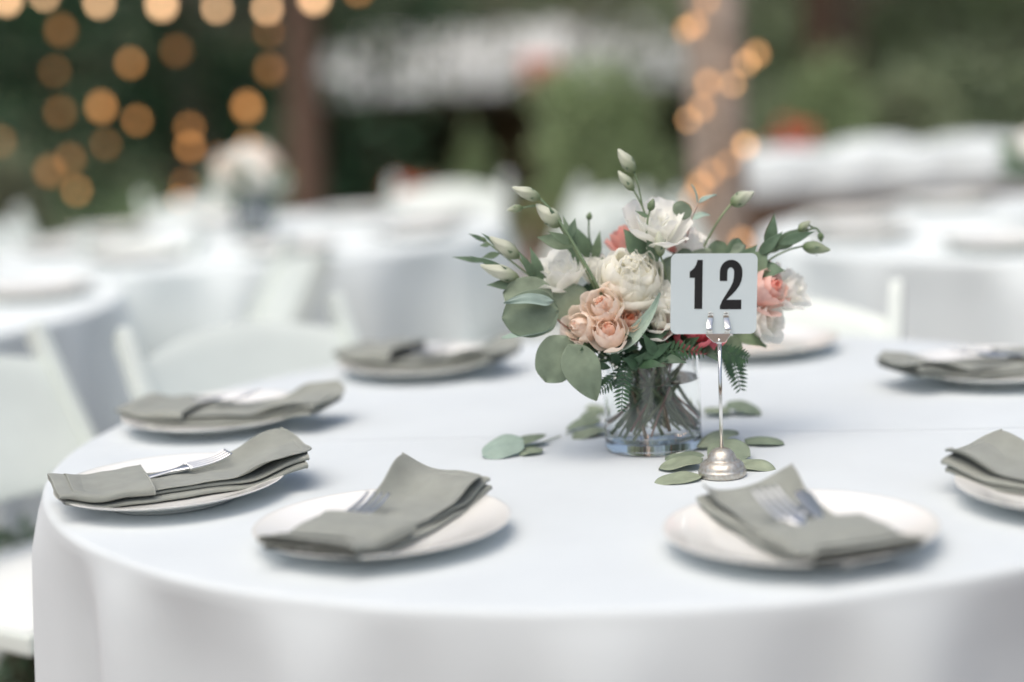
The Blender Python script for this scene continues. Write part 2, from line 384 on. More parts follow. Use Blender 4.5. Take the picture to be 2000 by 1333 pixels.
PLAB = {'front right': 'ivory plate in front of the number stand, under napkin with fork and knife showing', 'front left': 'ivory plate at the near left, its napkin peaked at the back',
        'left': 'ivory plate at the left table edge, its foot ring showing', 'back left': 'ivory plate beside the two near white chairs, behind the left plate',
        'back': 'blurred ivory plate at the far edge, left of the flowers', 'far right': 'blurred ivory plate cut by the frame at the far right edge of the table',
        'right': 'ivory plate at the right border of the picture, mostly cut off', 'hidden back right': 'blurred ivory plate half hidden behind the flowers and number card'}
NLAB = {'front right': 'sage napkin with fork tines and knife showing, in front of the number stand', 'front left': 'sage napkin with a tall peak, on the near left plate',
        'left': 'sharp sage napkin with layered flat folds, flaring past the left plate', 'back left': 'dark sage napkin on the plate beside the white chairs',
        'back': 'crumpled blurred sage napkin on the plate left of the flowers', 'far right': 'blurred sage napkin with rolled open ends at the far right',
        'right': 'sage napkin on the plate cut by the right border', 'hidden back right': 'sage napkin on the plate behind the flowers'}
bg_napkin = None
for nm, pxy, turn, kw in SET:
    c = on(pxy[0], pxy[1], TABLE_H + 0.018); c.z = TABLE_H + 0.0012
    plate(c, PLAB[nm])
    if nm.startswith('hidden'): continue
    rz = math.atan2(TC.y - c.y, TC.x - c.x) + turn
    n_ = napkin(c, rz, NLAB[nm], **kw)
    if nm == 'back left': bg_napkin = n_.data
    R_ = Matrix.Rotation(rz, 4, 'Z')
    if nm != 'right':
        fx = {'front right': (-0.036, 0.018, 0.0335), 'left': (0.012, 0.024, 0.0275), 'front left': (-0.032, 0.022, 0.0285)}.get(nm, (-0.01, 0.015, 0.034))
        fork(c + R_ @ Vector(fx), rz + {'front right': 0.10, 'left': 0.12, 'front left': 0.05}.get(nm, 0), 0.26 if nm == 'front right' else 0.10, 'steel fork, tines out, tucked in the ' + {'front right': 'napkin before the number stand', 'front left': 'peaked near left napkin', 'left': 'sharp left napkin', 'back left': 'napkin beside the white chairs', 'back': 'crumpled far napkin', 'far right': 'far right napkin'}[nm])
    if nm in ('front right', 'far right', 'back'):
        knife(c + R_ @ Vector((0.000, -0.018, 0.034)), rz - 0.25, 0.10, 'steel knife, blade end out, tucked in the ' + {'front right': 'napkin before the number stand', 'back': 'crumpled far napkin', 'far right': 'far right napkin'}[nm])

# ------------------------------------------------------------------ number stand and card
HB = on(1411, 930); HB.z = TABLE_H + 0.001
st = thing('table_number_stand', 'slim silver stand with a round worn base and spring clip', 'stand', HB)
b_ = mesh('base', *lathe([(0.0, 0.0), (0.0275, 0.0), (0.0282, 0.001), (0.0282, 0.0065), (0.0276, 0.0078), (0.0268, 0.0083), (0.0266, 0.0105), (0.0252, 0.0140), (0.0215, 0.0172), (0.0180, 0.0186), (0.0172, 0.0190),
                          (0.0168, 0.0215), (0.0150, 0.0262), (0.0115, 0.0302), (0.0070, 0.0325), (0.0030, 0.0332), (0.0, 0.0333)], 48), M['base'], st, world=False)
SY = HB.y
top = at(1405, 662, SY)
mesh('rod', *tube([HB + Vector((0, 0, 0.03)), top], 0.0022, 0.0022, 12, smooth=False), M['chrome'], st)
# card plane: slightly in front of the rod
CY = SY - 0.004
c00, c10, c01 = at(1309, 653, CY), at(1477, 652, CY), at(1307, 496, CY)
CWv, CHv = (c10 - c00), (c01 - c00); CW_, CH_ = CWv.length, CHv.length
ex, ez = CWv.normalized(), CHv.normalized(); ez = (ez - ex * ez.dot(ex)).normalized(); en = ex.cross(ez)   # en points away from the camera or to it
if en.y > 0: en = -en
def cp(x, y, d=0.0):   # crop pixels of the card zoom (card 338..1195 x 235..1015) -> world
    return c00 + ex * ((x - 338) / 857 * CW_) + ez * ((1015 - y) / 780 * CH_) + en * d
def rr_poly(x0, x1, y0, y1, r, n=8):
    pts = []
    for cx_, cy_, a0 in ((x1 - r, y0 + r, -90), (x1 - r, y1 - r, 0), (x0 + r, y1 - r, 90), (x0 + r, y0 + r, 180)):
        for k in range(n + 1):
            a = rad(a0 + 90 * k / n); pts.append((cx_ + r * math.cos(a), cy_ + r * math.sin(a)))
    return pts
def plate_poly(pts, d0, d1):
    n = len(pts); v = [cp(x, y, d0) for x, y in pts] + [cp(x, y, d1) for x, y in pts]
    f = [tuple(range(n)), tuple(range(2 * n - 1, n - 1, -1))] + [(i, n + i, n + (i + 1) % n, (i + 1) % n) for i in range(n)]
    return v, f
card = mesh('table_number_card', *plate_poly(rr_poly(338, 1195, 235, 1015, 62), -0.0006, 0.0006), M['card'], smooth=False)
tag(card, 'pale rounded square card with black number 12 held in the clip', 'table number')
one = [(600, 296), (652, 296), (652, 770), (574, 770), (574, 468), (524, 468), (524, 408), (548, 392), (572, 368), (588, 338)]
def arc(cx_, cy_, rx, ry, a0, a1, n=12): return [(cx_ + rx * math.cos(rad(a0 + (a1 - a0) * k / n)), cy_ + ry * math.sin(rad(a0 + (a1 - a0) * k / n))) for k in range(n + 1)]
two = [(822, 500)] + arc(934, 412, 112, 116, 180, 360, 18) + [(1046, 452), (1038, 500), (1018, 545), (985, 592), (938, 640), (892, 683), (1040, 683), (1040, 775), (828, 775), (828, 742), (850, 690), (890, 625), (928, 565), (952, 515), (962, 465)] + arc(930, 412, 33, 42, 0, -180, 12) + [(897, 500)]
for pts in (one, two):
    mesh('numeral', *plate_poly(pts, 0.0006, 0.0009), M['ink'], card, smooth=False)
# spring clip: back plate, rolled bands, two prongs in front of the card, collar round the rod
def strip(path, wd, name='clip_prong'):
    # path: (x, y, depth) in crop px / metres
    v = []; f = []
    for x, y, d in path: v += [cp(x - wd / 2, y, d), cp(x + wd / 2, y, d)]
    for i in range(len(path) - 1): f.append((2 * i, 2 * i + 1, 2 * i + 3, 2 * i + 2))
    o = mesh(name, v, f, M['chrome'], st); solid(o, 0.0009); subd(o, 2); return o
for s_ in (-1, 1):
    X = lambda dx: 812 + s_ * dx
    strip([(X(78), 798, 0.0050), (X(78), 812, 0.0030), (X(76), 835, 0.0016), (X(78), 870, 0.0022), (X(88), 905, 0.0042), (X(92), 932, 0.0058), (X(92), 950, 0.0075), (X(92), 968, 0.0080), (X(91), 988, 0.0070), (X(84), 1004, 0.0040), (X(74), 1016, 0.0016)], 62)
cl = mesh('clip_plate', *plate_poly([(694, 1006), (934, 1006), (936, 1026), (884, 1098), (768, 1098), (690, 1026)], 0.0004, 0.0024), M['chrome'], st, smooth=False); bevel(cl, 0.0006)
cl.location.y -= 0.0008
mesh('clip_collar', *tube([cp(824, 1112, 0.0), cp(823, 1060, 0.0)], 0.0034, 0.0034, 12, smooth=False), M['chrome'], st)

# ------------------------------------------------------------------ vase
VC = on(1277, 873); VC.z = TABLE_H + 0.001; VY = VC.y
VR, VH = 0.0615, 0.130
va = thing('vase', 'clear glass cylinder vase of water holding the flowers', 'vase', VC)
VH = 0.124
gp = [(0.0, 0.0), (VR - 0.004, 0.0), (VR - 0.001, 0.001), (VR, 0.004), (VR, VH - 0.001), (VR - 0.0012, VH), (VR - 0.0024, VH - 0.001), (VR - 0.0028, 0.020), (VR - 0.006, 0.0145), (VR - 0.014, 0.012), (0.0, 0.0115)]
mesh('glass', *lathe(tight(gp), 72), M['glass'], va, world=False)
WL = 0.088
wp = [(0.0, 0.0112), (VR - 0.014, 0.0117), (VR - 0.0058, 0.0142), (VR - 0.0024, 0.020), (VR - 0.0022, WL + 0.001), (VR - 0.0035, WL), (0.0, WL - 0.0003)]
mesh('water', *lathe(tight(wp), 72), M['water'], va, world=False)

# ------------------------------------------------------------------ flower kit
def frame(z):
    z = Vector(z).normalized(); x = z.orthogonal().normalized(); return Matrix((x, z.cross(x), z)).transposed()
def petal_vf(L, W, a0, a1, rho, r0, z0, ruf, q, nu=9, nv=9, tipw=0.62):
    sp = []; r, z = r0, z0
    for j in range(nv):
        sp.append((r, z)); t = (j + 0.5) / (nv - 1); a = a0 + (a1 - a0) * t; r += math.sin(a) * L / (nv - 1); z += math.cos(a) * L / (nv - 1)
    s_ = q.uniform(0, 50); v = []
    for j in range(nv):
        t = j / (nv - 1)
        w_ = W / 2 * (0.35 + 0.65 * math.sin(min(1, t / 0.62) * math.pi / 2)) * (1 if t < .72 else math.sqrt(max(0.0, 1 - ((t - .72) / .28) ** 2 * (1 - tipw ** 2))))
        a = a0 + (a1 - a0) * t
        for i in range(nu):
            u = (i / (nu - 1) - 0.5) * 2; s = u * w_
            y = rho * math.sin(s / rho); inn = rho * (1 - math.cos(s / rho))
            n_ = ruf * t * t * noise.noise(Vector((u * 1.7 + s_, t * 2.2, s_)))
            er = ruf * 0.8 * noise.noise(Vector((u * 2.5, s_, 3))) if j == nv - 1 else 0
            r, z = sp[j]
            v.append(Vector((r - inn * abs(math.cos(a)) + n_ * math.cos(a) + er * math.sin(a), y, z + inn * math.sin(a) * .3 - n_ * math.sin(a) + er * math.cos(a))))
    f = [(j * nu + i, j * nu + i + 1, (j + 1) * nu + i + 1, (j + 1) * nu + i) for j in range(nv - 1) for i in range(nu - 1)]
    return v, f
def blossom(parent, c, axis, rings, seed, spin=0.0):
    """rings: (n, L, W, a0deg, a1deg, rho, r0, z0, ruffle, material)"""
    q = random.Random(seed); Fm = frame(axis); ph = spin
    for n, L, W, a0, a1, rho, r0, z0, ruf, m in rings:
        ph += q.uniform(0.3, 0.9)
        for k in range(n):
            a = ph + 2 * math.pi * (k + q.uniform(-.12, .12)) / n
            v, f = petal_vf(L * q.uniform(.92, 1.06), W * q.uniform(.92, 1.08), rad(a0 + q.uniform(-6, 6)), rad(a1 + q.uniform(-9, 9)), rho, r0, z0, ruf, q)
            Rz = Matrix.Rotation(a, 3, 'Z')
            o = mesh('petal', [Fm @ (Rz @ p) + c for p in v], f, M[m], parent); subd(o, 1)
def leaf_vf(base, tip, wd, nrm, shape='round', bend=0.0, fold=0.1, wave=0.0, seed=0, nu=7, nv=11):
    base, tip = Vector(base), Vector(tip); d = tip - base; L = d.length; d.normalize()
    n = Vector(nrm); n = (n - d * n.dot(d)).normalized(); s = d.cross(n)
    v = []
    for j in range(nv):
        t = j / (nv - 1)
        if shape == 'round': w_ = math.sqrt(max(0, 1 - (2 * t - 1) ** 2)) ** 0.85 * (1 + 0.12 * (0.5 - t)) * (0.04 + 0.96 * min(1, t * 40))
        elif shape == 'egg': w_ = math.sin(math.pi * t ** 0.72) ** 0.75
        else: w_ = math.sin(math.pi * t ** 0.75) ** 1.25
        w_ = max(w_, 0.015)
        for i in range(nu):
            u = (i / (nu - 1) - 0.5) * 2
            h = bend * L * (4 * t * (1 - t) - 0.5 * t * t) + fold * wd * 0.5 * abs(u) * w_ + wave * L * nz((u, t * 1.6, seed), 1.3, seed)
            k = 1 + 0.05 * nz((t * 3, u > 0, seed), 2, seed)
            v.append(base + d * (L * t) + s * (u * w_ * wd / 2 * k) + n * h)
    f = [(j * nu + i, j * nu + i + 1, (j + 1) * nu + i + 1, (j + 1) * nu + i) for j in range(nv - 1) for i in range(nu - 1)]
    return v, f
def leaf(parent, base, tip, wd, nrm, m='euc', name='leaf', **kw):
    o = mesh(name, *leaf_vf(base, tip, wd, nrm, **kw), M[m], parent); solid(o, 0.0005); subd(o, 1); return o
CAMN = Vector((0, -1, 0.25))       # roughly towards the viewer and up
PXM = 1 / 1545.0                   # metres per photo pixel at the vase
def B(px, py, dy=0.0): return at(px, py, VY + dy)
def stem_to_vase(parent, p0, seed, m='stem', r=0.0018, via=None, deep=None):
    """stem from a head down through the vase mouth to the glass floor"""
    q = random.Random(seed); a = q.uniform(0, 6.28)
    mouth = VC + Vector((0.03 * math.cos(a), 0.03 * math.sin(a), VH - 0.008))
    d = Vector((p0.x - VC.x, p0.y - VC.y, 0)); d = d.normalized() if d.length > 0.01 else Vector((1, 0, 0))
    mouth = VC + d * q.uniform(.02, .045) + Vector((q.uniform(-.012, .012), q.uniform(-.012, .012), VH - 0.006))
    fr = q.uniform(0.5, 0.95)
    d2 = Matrix.Rotation(q.uniform(-1.5, 1.5), 3, 'Z') @ d
    foot = VC - d2 * 0.048 * fr + Vector((q.uniform(-.014, .014), q.uniform(-.014, .014), q.uniform(0.017, 0.034)))
    e = Vector((foot.x - VC.x, foot.y - VC.y)); 
    if e.length > 0.047: foot.x = VC.x + e.x / e.length * 0.047; foot.y = VC.y + e.y / e.length * 0.047
    mid = (p0 + mouth) / 2 + Vector((0, 0, 0.012))
    pts = [p0] + (list(via) if via else [mid]) + [mouth, (mouth + foot) / 2, foot]
    return mesh('stem', *tube(pts, r * 0.85, r, 8), M[m], parent)

# --- peony
def up(px, py, ty=0.7): return Vector((px, ty, py))
pc = B(1232, 546, -0.035)
o = thing('peony', 'large round cream white peony in the middle of the bouquet', 'flower', pc, group='flowers in the vase')
ax = Vector((0.05, -0.68, 0.73)).normalized(); pb = pc - ax * 0.036
blossom(o, pb, ax, [(n, L * .86, W * .9, a, b, r * .88, *z) for n, L, W, a, b, r, *z in [
    (6, 0.080, 0.070, 96, -8, 0.040, 0.002, 0.000, 0.010, 'cream'), (7, 0.084, 0.066, 92, -28, 0.036, 0.001, 0.002, 0.010, 'cream'),
    (8, 0.084, 0.058, 84, -40, 0.031, 0.001, 0.004, 0.012, 'cream'), (8, 0.082, 0.050, 74, -44, 0.026, 0.001, 0.005, 0.020, 'cream'), (9, 0.080, 0.043, 62, -46, 0.020, 0.001, 0.006, 0.022, 'cream'),
    (8, 0.077, 0.036, 48, -42, 0.015, 0.001, 0.007, 0.024, 'cream'), (7, 0.074, 0.030, 34, -32, 0.011, 0.001, 0.008, 0.024, 'cream'), (6, 0.071, 0.026, 20, -22, 0.008, 0.001, 0.008, 0.022, 'cream'), (5, 0.068, 0.022, 8, -10, 0.006, 0.001, 0.008, 0.02, 'cream')]], 5)
stem_to_vase(o, pb, 1, 'stem', 0.0028)
# --- lisianthus (open white cups)
def lisi(px, py, dy, axis, R, label, seed, m='white', name='lisianthus', flare=1.0):
    c = B(px, py, dy); o = thing(name, label, 'flower', c, group='flowers in the vase'); ax = Vector(axis).normalized(); b = c - ax * R * 0.85
    blossom(o, b, ax, [(5, R * 2.1, R * 1.75, 52, 8 + 22 * flare, R * 1.0, R * .05, 0, R * 0.35, m), (5, R * 1.95, R * 1.5, 40, 4 + 10 * flare, R * .75, R * .04, R * .06, R * 0.4, m),
                       (4, R * 1.75, R * 1.1, 24, -4, R * .5, R * .03, R * .1, R * 0.4, m), (3, R * 1.5, R * .8, 10, -8, R * .3, R * .02, R * .12, R * 0.3, m)], seed)
    for k in range(4):
        a = k * 1.57 + seed; Fm = frame(ax); d = Fm @ Vector((math.cos(a), math.sin(a), 0))
        leaf(o, b, b + d * R * .55 + ax * R * .75, R * .3, -d, 'leaf', 'sepal', shape='lance')
    stem_to_vase(o, b, seed, 'stem', 0.002); return o
lisi(1097, 545, -0.005, (-0.25, -0.35, 0.9), 0.0275, 'white ruffled open flower left of the big peony, above the round leaves', 11)
lisi(1164, 536, 0.020, (-0.1, -0.2, 1), 0.021, 'small white cup flower tucked between the left white flower and the peony', 12, flare=.3)
lisi(1280, 455, -0.005, (0.1, -0.45, 0.9), 0.031, 'white open flower at the top of the bouquet above the peony', 13, flare=1.3)
lisi(1345, 486, 0.03, (0.4, -0.2, 0.9), 0.022, 'white flower peeking over the top edge of the number card', 14)
lisi(1287, 634, -0.045, (-0.15, -0.75, 0.6), 0.023, 'ruffled white flower beside the lower left edge of the card', 15)
lisi(1296, 590, -0.035, (0.1, -0.5, 0.8), 0.021, 'white flower behind the left edge of the card, next to the peony', 18)
lisi(1530, 574, 0.02, (0.65, -0.4, 0.6), 0.026, 'white flower at the right rim of the bouquet beyond the coral rose', 16, flare=1.3)
lisi(1488, 630, 0.00, (0.6, -0.5, 0.1), 0.021, 'pale white flower low behind the right edge of the card', 17)
# --- roses
def rose(px, py, dy, axis, R, label, seed, mo, mi, mc, full=1.0, name='rose'):
    c = B(px, py, dy); o = thing(name, label, 'flower', c, group='flowers in the vase'); ax = Vector(axis).normalized(); b = c - ax * R * 0.95
    blossom(o, b, ax, [(4, R * 2.3, R * 1.9, 78, -20 + 26 * full, R * 1.0, R * .05, 0, R * 0.22, mo), (5, R * 2.35, R * 1.7, 72, -34 + 14 * full, R * .85, R * .04, R * .05, R * 0.2, mo),
                       (5, R * 2.2, R * 1.35, 58, -36, R * .62, R * .03, R * .12, R * 0.18, mo), (4, R * 2.1, R * 1.0, 36, -30, R * .42, R * .02, R * .18, R * 0.14, mi),
                       (4, R * 1.95, R * .75, 20, -20, R * .27, R * .02, R * .22, R * 0.1, mi), (3, R * 1.8, R * .5, 8, -10, R * .14, R * .01, R * .26, R * 0.06, mc)], seed)
    for k in range(5):
        a = k * 1.257 + seed; Fm = frame(ax); d = Fm @ Vector((math.cos(a), math.sin(a), 0))
        leaf(o, b - ax * R * .05, b + d * R * .9 + ax * R * .1, R * .3, -d + ax, 'stem', 'sepal', shape='lance')
    stem_to_vase(o, b, seed, 'stem', 0.0017); return o
rose(1182, 602, -0.055, (-0.30, -0.75, 0.50), 0.0205, 'pale peach spray rose just under the peony, topmost of the four', 21, 'peach_pale', 'peach', 'coral_in')
rose(1140, 641, -0.050, (-0.55, -0.75, 0.35), 0.0195, 'pale pinkish spray rose, leftmost of the four', 22, 'peach_pale', 'peach_pale', 'coral_in')
rose(1190, 655, -0.068, (-0.10, -0.75, 0.60), 0.0205, 'peach spray rose with a tight apricot centre, lowest of the four', 23, 'peach_pale', 'peach', 'apricot', 0.6)
rose(1232, 630, -0.050, (0.0, -0.8, 0.6), 0.0140, 'small apricot spray rose, rightmost of the four', 24, 'peach', 'apricot', 'apricot', 0.5)
rose(1492, 570, -0.005, (0.6, -0.65, 0.45), 0.0225, 'coral garden rose beside the right edge of the card', 25, 'coral_in', 'coral', 'coral', 1.2, 'garden_rose')
rose(1352, 648, -0.035, (0.1, -0.7, 0.35), 0.0260, 'deep pink rose peeking under the bottom edge of the card', 26, 'pink', 'coral', 'coral', 0.9, 'garden_rose')
rose(1226, 474, 0.045, (-0.3, 0.0, 0.95), 0.0180, 'coral rose behind the top white flower, on its left', 27, 'coral', 'coral', 'pink', 0.8, 'garden_rose')
rose(1322, 474, 0.040, (0.3, 0.0, 0.95), 0.0150, 'coral rose behind the top white flower, on its right', 28, 'coral', 'coral', 'pink', 0.8, 'garden_rose')
# --- lisianthus buds on stems
def bud_vf(L, R, seed):
    def fn(u, v):
        a = 2 * math.pi * u + v * 2.0; r = R * (math.sin(math.pi * min(1, v * 0.93 + 0.03) ** 0.75)) ** 0.8
        r *= 1 + 0.12 * math.cos(5 * a) * min(1, v * 2); r *= (1 - 0.25 * v)
        if v > .98: r *= .55
        return Vector((r * math.cos(2 * math.pi * u), r * math.sin(2 * math.pi * u), L * v))
    return surf(fn, 20, 14, cu=True)
def bud(parent, base, tip, R, m='bud', seed=0):
    base, tip = Vector(base), Vector(tip); d = tip - base; L = d.length
    v, f = bud_vf(L, R, seed)
    me = bpy.data.meshes.new('bud'); me.from_pydata([tuple(p) for p in v], [], f); me.materials.append(M[m]); me.polygons.foreach_set('use_smooth', [True] * len(f))
    o = bpy.data.objects.new('bud', me); link(o, parent); q_ = parent.location
    o.location = base - q_; o.rotation_euler = d.to_track_quat('Z', 'Y').to_euler()
    for k in range(4):
        a = k * 1.57 + seed; e = Vector((math.cos(a), math.sin(a), 0))
        sp = mesh('sepal', *leaf_vf(e * R * .3, e * R * 1.15 + Vector((0, 0, L * (0.5 + 0.15 * math.sin(a * 3)))), R * .7, -e, 'lance', nu=3, nv=6), M['leaf'], o, world=False); solid(sp, .0004); subd(sp, 1)
def bud_stem(label, buds, via, seed, leaves=(), r=0.0014, name='lisianthus_bud_stem'):
    b0 = Vector(buds[0][0])
    o = thing(name, label, 'flower bud', b0, group='bud stems in the vase')
    for i, (a, t, R, *mm) in enumerate(buds): bud(o, a, t, R, mm[0] if mm else 'bud', seed + i)
    stem_to_vase(o, b0, seed, 'stem', r, via=via)
    for i, (a, _, _, *_m) in enumerate(buds[1:]):
        j = via[min(i, len(via) - 1)]
        mesh('stem', *tube([a, (Vector(a) + Vector(j)) / 2 + Vector((0, 0, 0.006)), j], r * .7, r * .8, 6), M['stem'], o)
    for a, t, wd, *k in leaves: leaf(o, a, t, wd, k[0] if k else CAMN, 'leaf', shape='lance', bend=0.08, seed=seed)
    return o
bud_stem('pair of long pale buds on an arching dark stem at the upper left', [(B(1054, 388, -.03), B(1000, 366, -.035), 0.0085), (B(1021, 406, -.02), B(990, 411, -.02), 0.0052)],
         [B(1084, 420, -.035), B(1122, 480, -.045), B(1168, 562, -.05)], 31, [(B(1122, 482, -.035), B(1047, 463, -.02), 0.020), (B(1118, 478, -.04), B(1070, 452, -.05), 0.012)], 0.0020)
bud_stem('thick pale bud leaning left below the upper left pair', [(B(1094, 442, -.03), B(1047, 399, -.03), 0.0115)], [B(1110, 470, -.025), B(1140, 520, -.02)], 32, [(B(1130, 520, 0), B(1100, 420, 0.01), 0.016), (B(1112, 470, -.01), B(1124, 425, 0), 0.012)])
bud_stem('tallest buds, a slim pair above the top white flower', [(B(1237, 372, -.01), B(1207, 334, -.01), 0.0072), (B(1238, 336, 0), B(1207, 291, 0), 0.0092)], [B(1255, 405, -.01), B(1264, 440, -.01), B(1270, 500, 0)], 33)
bud_stem('small tight green bud just above the top white flower', [(B(1269, 412, -.03), B(1276, 388, -.03), 0.0052, 'budg')], [B(1264, 440, -.03), B(1266, 500, -.02)], 34, [(B(1268, 425, -.03), B(1240, 412, -.03), 0.006)])
bud_stem('single white bud on a straight pale stem rising to the right above the card', [(B(1428, 399, 0), B(1473, 375, 0), 0.0100)], [B(1404, 430, 0), B(1376, 480, .01), B(1340, 560, .01)], 35, [], 0.0017)
bud_stem('big pale bud pointing left at the left rim of the bouquet, upper one', [(B(1012, 503, -.02), B(956, 463, -.03), 0.0100)], [B(1034, 528, -.02), B(1090, 560, -.015)], 36, [(B(1060, 552, -.02), B(1035, 482, -.02), 0.014), (B(1048, 548, -.02), B(1012, 490, -.03), 0.011), (B(1000, 500, -.02), B(940, 455, -.03), 0.009)])
bud_stem('big pale bud pointing left at the left rim of the bouquet, lower one', [(B(1012, 545, -.03), B(938, 518, -.04), 0.0100)], [B(1040, 558, -.03), B(1100, 580, -.02)], 37, [(B(990, 528, -.03), B(918, 500, -.04), 0.008), (B(1012, 556, -.03), B(950, 557, -.03), 0.013)])
bud_stem('fine tip sprig with tiny narrow leaves at the far left of the bouquet', [(B(950, 472, .0), B(934, 462, 0), 0.003, 'budg')], [B(1000, 512, 0), B(1060, 560, 0)], 38,
         [(B(950, 472, 0), B(914, 456, 0), 0.006), (B(958, 478, 0), B(936, 480, 0), 0.006), (B(948, 512, 0), B(882, 502, 0), 0.007), (B(976, 496, 0), B(940, 504, 0), 0.009)])
bud_stem('slim green bud stretching right at the right rim of the bouquet', [(B(1568, 481, 0), B(1622, 489, -.005), 0.0085, 'budg')], [B(1536, 490, 0), B(1498, 512, 0), B(1450, 560, 0)], 39)
bud_stem('leafy right tip with a drooping tiny bud above the slim green bud', [(B(1602, 455, .01), B(1604, 474, .01), 0.0042, 'budg'), (B(1560, 452, .01), B(1582, 432, .01), 0.0060)], [B(1590, 446, .01), B(1560, 460, .01), B(1500, 496, .01), B(1440, 560, .01)], 40,
         [(B(1500, 492, .01), B(1513, 417, .01), 0.017), (B(1512, 488, .01), B(1572, 444, .01), 0.020), (B(1490, 492, .02), B(1545, 462, .02), 0.018), (B(1520, 478, 0), B(1592, 452, 0), 0.014), (B(1480, 500, 0), B(1530, 452, 0), 0.015)], 0.0016)
# extra slender leaves that stand up behind the blooms
bud_stem('soft green leafy stem standing behind the peony, left of the top white flower', [(B(1150, 430, .03), B(1152, 414, .03), 0.004, 'budg')], [B(1152, 470, .03), B(1170, 520, .03)], 41,
         [(B(1150, 505, .03), B(1122, 440, .03), 0.020), (B(1160, 515, .03), B(1172, 450, .03), 0.013), (B(1165, 525, .02), B(1196, 500, .03), 0.014), (B(1150, 520, .03), B(1096, 488, .03), 0.02)])
bud_stem('green leafy stem behind the right edge of the card', [(B(1445, 500, .02), B(1452, 488, .02), 0.004, 'budg')], [B(1440, 540, .02), B(1410, 580, .02)], 42,
         [(B(1450, 545, .0), B(1500, 488, .0), 0.040), (B(1482, 532, 0), B(1534, 528, -.01), 0.026, Vector((0.1, -.7, .7))), (B(1440, 520, .01), B(1480, 478, .01), 0.02)])
# narrow bracts across the top white flower
bud_stem('pointed pale bud standing in front of the top white flower', [(B(1290, 500, -.035), B(1286, 452, -.04), 0.0075)], [B(1296, 520, -.03), B(1300, 560, -.02)], 43, [(B(1285, 512, -.03), B(1262, 462, -.03), 0.015), (B(1262, 500, -.02), B(1218, 448, -.02), 0.030)])

# --- eucalyptus
def sprig(label, stem, leaves, m='euc', r=0.0013, vase=True, seed=50, name='eucalyptus_sprig', group='eucalyptus in the vase'):
    o = thing(name, label, 'eucalyptus', stem[0], group=group)
    if vase: stem_to_vase(o, Vector(stem[0]), seed, 'stem_red', r, via=stem[1:])
    else: mesh('stem', *tube(stem, r * .7, r, 6), M['stem_red'], o)
    for i, (a, t, wd, nrm, *k) in enumerate(leaves):
        kw = dict(shape='round', bend=0.07, fold=0.10, wave=0.09, seed=seed + i)
        kw.update(k[0] if k else {}); mm = kw.pop('m', m); leaf(o, a, t, wd, nrm, mm, **kw)
    return o
sprig('large eucalyptus sprig with overlapping round leaves at the left of the bouquet', [B(1078, 606, -.05), B(1092, 628, -.05), B(1120, 646, -.04), B(1180, 668, -.03)],
      [(B(1092, 606, -.052), B(980, 622, -.060), 0.060, (0.1, -1, .25)), (B(1082, 590, -.040), B(982, 572, -.040), 0.052, (0, -1, .35)), (B(1082, 588, -.060), B(984, 590, -.075), 0.018, (0.0, -.75, .6), dict(shape='egg', m='euc2', wave=.12)),
       (B(1076, 610, -.035), B(1160, 585, -.020), 0.056, (0, -1, .3)), (B(1086, 628, -.055), B(980, 664, -.070), 0.024, (-.2, -.35, 1), dict(shape='egg', m='euc2', bend=-.08))], seed=51)
sprig('hanging eucalyptus sprig with two big leaves beside the vase', [B(1108, 660, -.055), B(1136, 668, -.05), B(1180, 680, -.035)],
      [(B(1108, 656, -.060), B(1066, 748, -.070), 0.054, (0.0, -1, .1)), (B(1110, 672, -.075), B(1166, 784, -.085), 0.048, (.15, -1, .15), dict(fold=.15, shape='egg'))], seed=52)
sprig('single long grey green leaf curving edge on between spray roses and card', [B(1188, 690, -.075), B(1205, 694, -.06), B(1230, 690, -.03)],
      [(B(1184, 692, -.080), B(1296, 578, -.070), 0.022, (-.45, -.55, .7), dict(shape='egg', m='euc2', bend=-.16, fold=.25))], seed=53)
sprig('thin eucalyptus tip with small teal leaves above the card', [B(1362, 402, .0), B(1352, 425, .0), B(1340, 470, .01), B(1320, 540, .01)],
      [(B(1348, 424, 0), B(1316, 398, 0), 0.022, (0, -1, .2), dict(m='euc')), (B(1350, 426, 0), B(1388, 420, 0), 0.012, (0.1, -.5, .9), dict(m='euc2', shape='egg')),
       (B(1364, 396, 0), B(1400, 380, 0), 0.011, (0.1, -.5, .9), dict(m='euc2', shape='egg')), (B(1362, 396, 0), B(1352, 360, 0), 0.005, (0.8, -.5, .2), dict(m='euc2', shape='lance'))], seed=54, r=.0008)
sprig('eucalyptus leaves clustered behind the top edge of the card', [B(1400, 500, .02), B(1390, 520, .02), B(1350, 580, .02)],
      [(B(1372, 512, .005), B(1366, 484, .005), 0.030, (0, -1, .3)), (B(1340, 512, 0.005), B(1332, 486, .005), 0.022, (0, -1, .3)), (B(1406, 510, .015), B(1398, 470, .015), 0.028, (0, -1, .3), dict(m='leaf')), (B(1426, 506, .015), B(1444, 466, .015), 0.022, (.3, -1, .3), dict(m='leaf')), (B(1420, 500, .012), B(1456, 478, .012), 0.014, (0, -1, .5))], seed=55)
sprig('dull green leaf drooping low at the right under the card', [B(1432, 650, .0), B(1410, 655, .0), B(1370, 670, 0)],
      [(B(1430, 652, 0), B(1498, 678, -.01), 0.026, (.1, -.7, .7), dict(shape='egg', m='leaf')), (B(1420, 655, -.01), B(1440, 712, -.02), 0.028, (.2, -1, .2), dict(m='leaf', shape='egg')), (B(1400, 650, .0), B(1386, 690, -.01), 0.022, (0, -1, .2), dict(m='leaf'))], seed=56)
